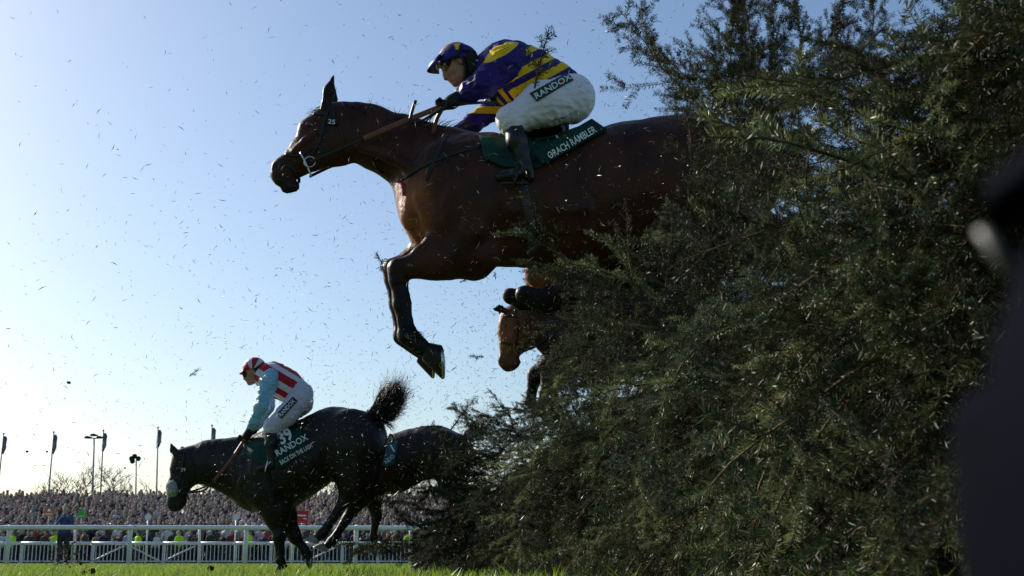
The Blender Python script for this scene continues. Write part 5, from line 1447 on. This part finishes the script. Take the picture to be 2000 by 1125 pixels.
# whip held in the near hand
wp = empty('whip', tuple(j.P(846, 222, -.2)), 'black riding whip held against the rein of the leaping bay', 'whip')
g = G(); g.tube(spline([j.P(872, 206, -.23), j.P(838, 228, -.25), j.P(818, 238, -.25), j.P(800, 240, -.25)], 12), [.011] * 4 + [.008] * 8, 6); g.mk('shaft', M['black'], wp, True)
g = G(); g.tube(spline([j.P(800, 240, -.25), j.P(804, 220, -.25), j.P(812, 196, -.25)], 8), .010, 6, flat=.5); g.mk('flap', M['black'], wp, True)

# ------------------------------------------------------------------ rider in red and white
k9 = Rig(12.0, .03)
K = empty('person', tuple(k9.P(560, 830)), 'jockey in red and white striped silks with pale blue sleeves on the black horse', 'person')
S = Sdf(.03); k9.s = S
head_prims(k9, S, 495, 727, 6.0, 200)
k9.chain([(503, 735, 9), (520, 735, 11)], 1, .03, col=2)
k9.chain([(530, 737, 26), (560, 752, 24), (582, 772, 17)], 1.1, .05, col=2)
for d_ in (-.16, .16):
    o_ = 0 if d_ < 0 else 9
    k9.chain([(527, 742, 13, d_), (510 + o_, 793, 9, d_ * 1.2), (489 + o_ * .8, 838, 6, d_ * .8)], 1, .03, col=2)
    k9.chain([(585, 785, 15, d_ * .6), (528 + o_ * .5, 832, 12, d_ * 1.75), (528, 870, 9.5, d_ * 1.95), (530, 908, 6, d_ * 2), (508, 914, 5, d_ * 2)], 1, .02, col=2)
V, Fq, C = S.mesh(.009, SKIN, .004)
mk('body', V, Fq, mat_attr('second_jockey_skin', .5, .4, .12, 40, .1, 200, .001), K, True, None, {'Col': C})
RED, WHT = (.42, .012, .03), (.66, .66, .70)
def pat9(V):
    x, y = to_px(V)
    v = (y - 736) * .86 - (x - 530) * .50          # across the torso, back to belly
    return {'pat': np.clip((v + 40) / 90, 0, 1)}
w_ = lambda v: (v + 40) / 90
silk9 = mat_stripes('red_white_silk', [0, w_(-26), w_(-17), w_(-1), w_(11), w_(22), w_(30)], [RED, WHT, RED, WHT, RED, WHT, RED])
def t9(s):
    k9.chain([(512, 733, 14), (528, 737, 27), (534, 740, 31)], 1.15, .05, S=s)
    k9.chain([(532, 739, 30), (558, 752, 30), (578, 767, 25), (584, 772, 22)], 1.12, .05, S=s)
V, Fq, _ = suit(k9, 'jersey', t9, .0105, silk9, K, attrs=pat9, wr=.009)
for d_, o_ in ((-.16, 0), (.16, 9)):
    suit(k9, 'sleeve', lambda s: k9.chain([(530, 736, 16, d_ * .9), (524, 748, 17, d_ * 1.1), (512 + o_, 793, 14.5, d_ * 1.3), (498 + o_, 822, 11, d_), (488 + o_ * .8, 840, 7.5, d_ * .8)], 1, .03, S=s), .009, M['sleeve'], K, wr=.011)
    s = Sdf(.02); fingers(k9, s, 480 + o_ * .7, 853, 215, 1, d_ * .75, side=-1 if d_ < 0 else 1); k9.chain([(488 + o_ * .8, 841, 8, d_ * .8), (482 + o_ * .7, 850, 8, d_ * .78)], 1, .02, S=s); V, Fq, _ = s.mesh(.007); mk('glove', V, Fq, M['blackcloth'], K)
def br9_(s):
    k9.chain([(574, 762, 24), (584, 771, 25), (587, 784, 23)], 1.2, .05, S=s)
    for d_ in (-.13, .13): k9.chain([(586, 786, 22, d_ * .8), (558, 812, 19.5, d_ * 1.6), (530, 833, 14, d_ * 2.2), (529, 839, 13, d_ * 2.25)], 1, .04, S=s)
V, Fq, _ = suit(k9, 'breeches', br9_, .0105, M['breeches2'], K, wr=.010); b9S = Surf(V, Fq)
pt = cloth_patch('thigh_patch', k9, b9S, [(541, 808), (572, 775)], [(550, 818), (581, 783)], M['blackcloth'], K, .014, 14, 6, .004)
lettering('lettering', 'RANDOX', k9, b9S, (549, 814.5), (31, -34), 8.2, M['white'], pt, .021, .012, .84)
for d_ in (-.29, .29):
    suit(k9, 'boot', lambda s: (k9.chain([(529, 841, 12, d_), (528, 868, 11, d_ * 1.08), (530, 898, 7.5, d_ * 1.1), (531, 906, 7, d_ * 1.1)], 1, .02, S=s), k9.chain([(533, 908, 7, d_ * 1.1), (506, 916, 5, d_ * 1.1)], 1, .02, S=s)), .01, M['boot'], K)
    g = G(); g.tube(spline([k9.P(518, 920, d_ * 1.1 - .06), k9.P(522, 906, d_ * 1.1 - .06), k9.P(524, 898, d_ * 1.1), k9.P(522, 906, d_ * 1.1 + .06), k9.P(518, 920, d_ * 1.1 + .06), k9.P(518, 920, d_ * 1.1 - .06)], 20), .009, 6); g.mk('stirrup', M['steel'], kb, True)
def hp9(V):
    x, y = to_px(V); a = np.degrees(np.arctan2(726 - y, x - 492))
    return {'pat': np.clip((a - 0) / 180, 0, 1)}
def bh9(s):
    s.ell(k9.P(497, 717), (k9.r(22), .105, k9.r(19)), R(8), .02); s.ell(k9.P(500, 741), (k9.r(32), .2, k9.r(21)), R(5), .012, sub=True)
V, Fq, hm9 = suit(k9, 'helmet', bh9, .008, mat_stripes('red_white_cap', [0, .24, .34, .50, .66, .74], [RED, WHT, RED, WHT, RED, RED]), K, attrs=hp9)
pk = []
for i in range(11):
    t = (i / 10 * 2 - 1); f_ = 1 - t * t
    pk += [k9.P(478 + 4 * t * t, 723, t * .085), k9.P(469 - 1 * f_ + 8 * t * t, 731, t * .08)]
po = mk('peak', pk, [(i * 2, i * 2 + 1, i * 2 + 3, i * 2 + 2) for i in range(10)], mat('red_peak', RED, .5, .4, .1), hm9); md = po.modifiers.new('thickness', 'SOLIDIFY'); md.thickness = .006
s = Sdf(.01)
for sg in (-1, 1): s.ell(k9.P(480, 733, sg * .034), (.026, .04, .028), R(-15), .012)
V, Fq, _ = s.mesh(.006); mk('goggles', V, Fq, M['black'], K)
s = Sdf(.015); k9.chain([(506, 722, 10, -.05), (508, 738, 9, -.045)], 1, .02, S=s); k9.chain([(506, 722, 10, .05), (508, 738, 9, .045)], 1, .02, S=s); V, Fq, _ = s.mesh(.009); mk('hood', V, Fq, M['blackcloth'], K)

# ================================================================== DEBRIS AND THE NEAR CAMERA
def sprig(px, py, tx, ty, Y, label, me, base):
    a, b_ = at(px, py, Y), at(tx, ty, Y)
    d = Vector(b_ - a)
    o = obj_from('spruce_sprig', me, None, tuple(a)); o.rotation_mode = 'QUATERNION'; o.rotation_quaternion = d.to_track_quat('X', 'Y'); sc_ = d.length / base
    o.scale = (sc_,) * 3
    tag(o, label, 'sprig', 'torn spruce sprigs in the air')
sprig(1044, 172, 1063, 52, 6.6, 'long torn spruce sprig flying past the back of the purple jockey', SPRIG[0], .22)
sprig(1058, 130, 1020, 120, 6.5, 'small dark sprig against the yellow stripes of the jersey', SPRIG[0], .22)
sprig(752, 540, 748, 490, 6.8, 'small sprig stuck at the knee of the leaping bay horse', SPRIG[1], .14)
sprig(945, 697, 916, 695, 7.0, 'short spruce tip floating left of the lowered horse head', SPRIG[2], .10)
sprig(968, 545, 966, 530, 7.0, 'tiny spruce tip under the belly of the leaping bay', SPRIG[2], .10)
sprig(898, 552, 920, 535, 7.0, 'small sprig hanging below the elbow of the leaping bay', SPRIG[1], .14)
sprig(842, 326, 876, 304, 6.6, 'sprig caught on the shoulder strap of the leaping bay', SPRIG[1], .14)
sprig(1080, 235, 1105, 232, 6.5, 'sprig lying against the white breeches', SPRIG[2], .10)
sprig(880, 840, 925, 770, 10.5, 'forked bare-looking sprig above the tail of the brown horse', SPRIG[0], .22)
sprig(820, 834, 862, 823, 10.8, 'dark sprig in front of the brown horse rump', SPRIG[1], .14)
sprig(910, 830, 960, 828, 10.5, 'level sprig beside the raised grey tail', SPRIG[1], .14)
sprig(370, 735, 390, 722, 9, 'twisted twig flying left of the red and white jockey', SPRIG[2], .10)
def clod(px, py, rpx, Y, label):
    c = at(px, py, Y); r0 = rpx * mpp(py, Y); bm = bmesh.new(); bmesh.ops.create_icosphere(bm, subdivisions=2, radius=r0)
    for v in bm.verts: v.co = Vector(v.co) * random.uniform(.6, 1.25); v.co.z *= .75
    me = bpy.data.meshes.new('turf_clod'); bm.to_mesh(me); bm.free(); me.materials.append(M['clod'])
    o = obj_from('turf_clod', me, None, tuple(c)); tag(o, label, 'clod', 'clods of kicked up turf')
clod(134, 747, 4, 10, 'small dark clod high in the white sky at left')
clod(53, 882, 3, 10, 'dark clod hanging left of the second flag pole')
clod(92, 882, 2.5, 10, 'tiny dark clod just left of the second flag pole')
clod(244, 914, 2.2, 10, 'tiny dark clod right of the lamp post')
clod(412, 1110, 7, 9, 'brown clod bouncing on the grass under the black horse head')
clod(180, 1116, 8, 8, 'dark clod on the grass near the woman in blue')
clod(163, 1118, 6, 8, 'dark clod on the grass left of its neighbour')
clod(158, 1100, 4, 8, 'small clod flying just above the grass at left')
clod(165, 1083, 3, 8, 'tiny clod flying in front of the barrier at left')

# torn needles in the air
def needles_air(n, lo, hi, dens):
    P = []
    while len(P) < n:
        p = rng.uniform(lo, hi)
        if rng.random() < dens(p): P.append(p)
    P = np.array(P)
    d = rng.normal(0, 1, (n, 3)); d /= np.linalg.norm(d, axis=1, keepdims=True)
    ln = (.011 + .036 * rng.random((n, 1)) ** 1.6) * .5
    w = np.cross(d, rng.normal(0, 1, (n, 3))); w /= np.linalg.norm(w, axis=1, keepdims=True); u = np.cross(d, w)
    wd = rng.uniform(.0008, .0019, (n, 1)); bend = rng.normal(0, .12, (n, 1)) * ln * 2
    V = np.stack([P - d * ln, P + w * wd + u * bend, P - w * wd * .5 + u * (wd + bend), P - w * wd * .5 + u * (-wd + bend), P + d * ln], 1).reshape(-1, 3)
    b = np.arange(n)[:, None] * 5
    Fc = np.vstack([np.hstack([b, b + i, b + k]) for i, k in ((1, 2), (2, 3), (3, 1))] + [np.hstack([b + 4, b + k, b + i]) for i, k in ((1, 2), (2, 3), (3, 1))])
    return V, list(map(tuple, Fc)), np.repeat(rng.random(n), 5)
def dn(p):
    x, y, z = p
    fx = fx_top(min(max(y, 1.4), 18))
    d1 = .008 + math.exp(-max(0, fx - x) / 1.25)
    cl = .45 + .75 * (.5 + .5 * mnoise.noise(Vector(p) * 1.7)) ** 2
    return d1 * cl * math.exp(-max(0, z - 1.5) / .9) * (1 if x < fx + 1.5 else .3)
V, Fc, tn = needles_air(20000, (-4.8, 4.2, .1), (2.2, 13, 3.6), dn)
M['chip'] = mat_leaf('torn_needle', (.08, .08, .035), (.36, .33, .18), .4, .25, by='tone', glossy=.08)
o = mk('flying_needles', V, Fc, M['chip'], smooth=False, attrs={'tone': tn})
tag(o, 'cloud of torn spruce needles and chips hanging in the air', 'needles', kind='stuff')

n = 420
Pc = np.array([at(*(rng.normal(0, 1, 2) * np.array([26, 17]) + np.array([132, 1084])), 8.5 + rng.normal(0, .4)) for _ in range(n)]); Pc[:, 2] = np.maximum(Pc[:, 2], .01)
V, Fc = [], []
for p in Pc:
    r0 = .002 + .006 * rng.random() ** 3; q0 = len(V)
    V += [p + rng.normal(0, r0, 3) for _ in range(4)]; Fc += [(q0, q0 + 1, q0 + 2), (q0, q0 + 2, q0 + 3), (q0, q0 + 3, q0 + 1), (q0 + 1, q0 + 3, q0 + 2)]
o = mk('turf_spray', V, Fc, mat('brown_soil', (.20, .13, .08), .95, .1, .4, 40), smooth=False); tag(o, 'puff of brown soil crumbs kicked up before the woman in blue', 'soil', kind='stuff')

# remote camera standing close by on the right
CY = .16
rc = empty('remote_camera', tuple(at(2000, 1125, CY)[:2]) + (0,), 'blurred dark camera with radio trigger very close at the right edge', 'camera')
def rbox(name, x0, y0, x1, y1, d0, d1, r_, m, parent):
    a, b_ = at(x0, y1, CY), at(x1, y0, CY)
    bm = bmesh.new(); bmesh.ops.create_cube(bm, size=1)
    for v in bm.verts: v.co = Vector(((a[0] + b_[0]) / 2 + v.co.x * (b_[0] - a[0]), CY + d0 + (v.co.y + .5) * (d1 - d0), (a[2] + b_[2]) / 2 + v.co.z * (b_[2] - a[2])))
    bmesh.ops.bevel(bm, geom=list(bm.edges), offset=r_, segments=4, profile=.5, affect='EDGES')
    V = [tuple(v.co) for v in bm.verts]; Fq = [[v.index for v in f.verts] for f in bm.faces]; bm.free()
    return mk(name, V, Fq, m, parent)
bd = rbox('body', 1880, 640, 2900, 1290, -.05, 0, .024, M['camera'], rc)
rbox('grip', 1868, 760, 1990, 1240, -.04, .0015, .006, M['camera'], bd)
rbox('viewfinder_hump', 2120, 490, 2600, 670, -.05, 0, .010, M['camera'], bd)
rbox('radio_trigger', 1895, 345, 2600, 490, -.05, 0, .008, M['camera'], rc)
g = G(); g.tube([at(1925, 440, CY), at(1975, 515, CY), at(2060, 570, CY)], .0018, 8); g.mk('lit_edge_streak', M['grey'], rc, True)  # grey tube added to stand in for a lit edge streak
g = G(); g.tube([at(2300, 950, CY) + np.array([0, -.11, 0]), at(2300, 950, CY) + np.array([0, -.04, 0])], [.036, .04], 24, up=(0, 0, 1)); g.mk('lens_barrel', M['camera'], rc, True)
fb = at(2300, 1290, CY)
g = G(); g.box((fb[0] - .05, CY - .09, .0), (fb[0] + .07, CY - .01, max(.012, fb[2] + .002))); g.mk('floor_plate', M['black'], rc)
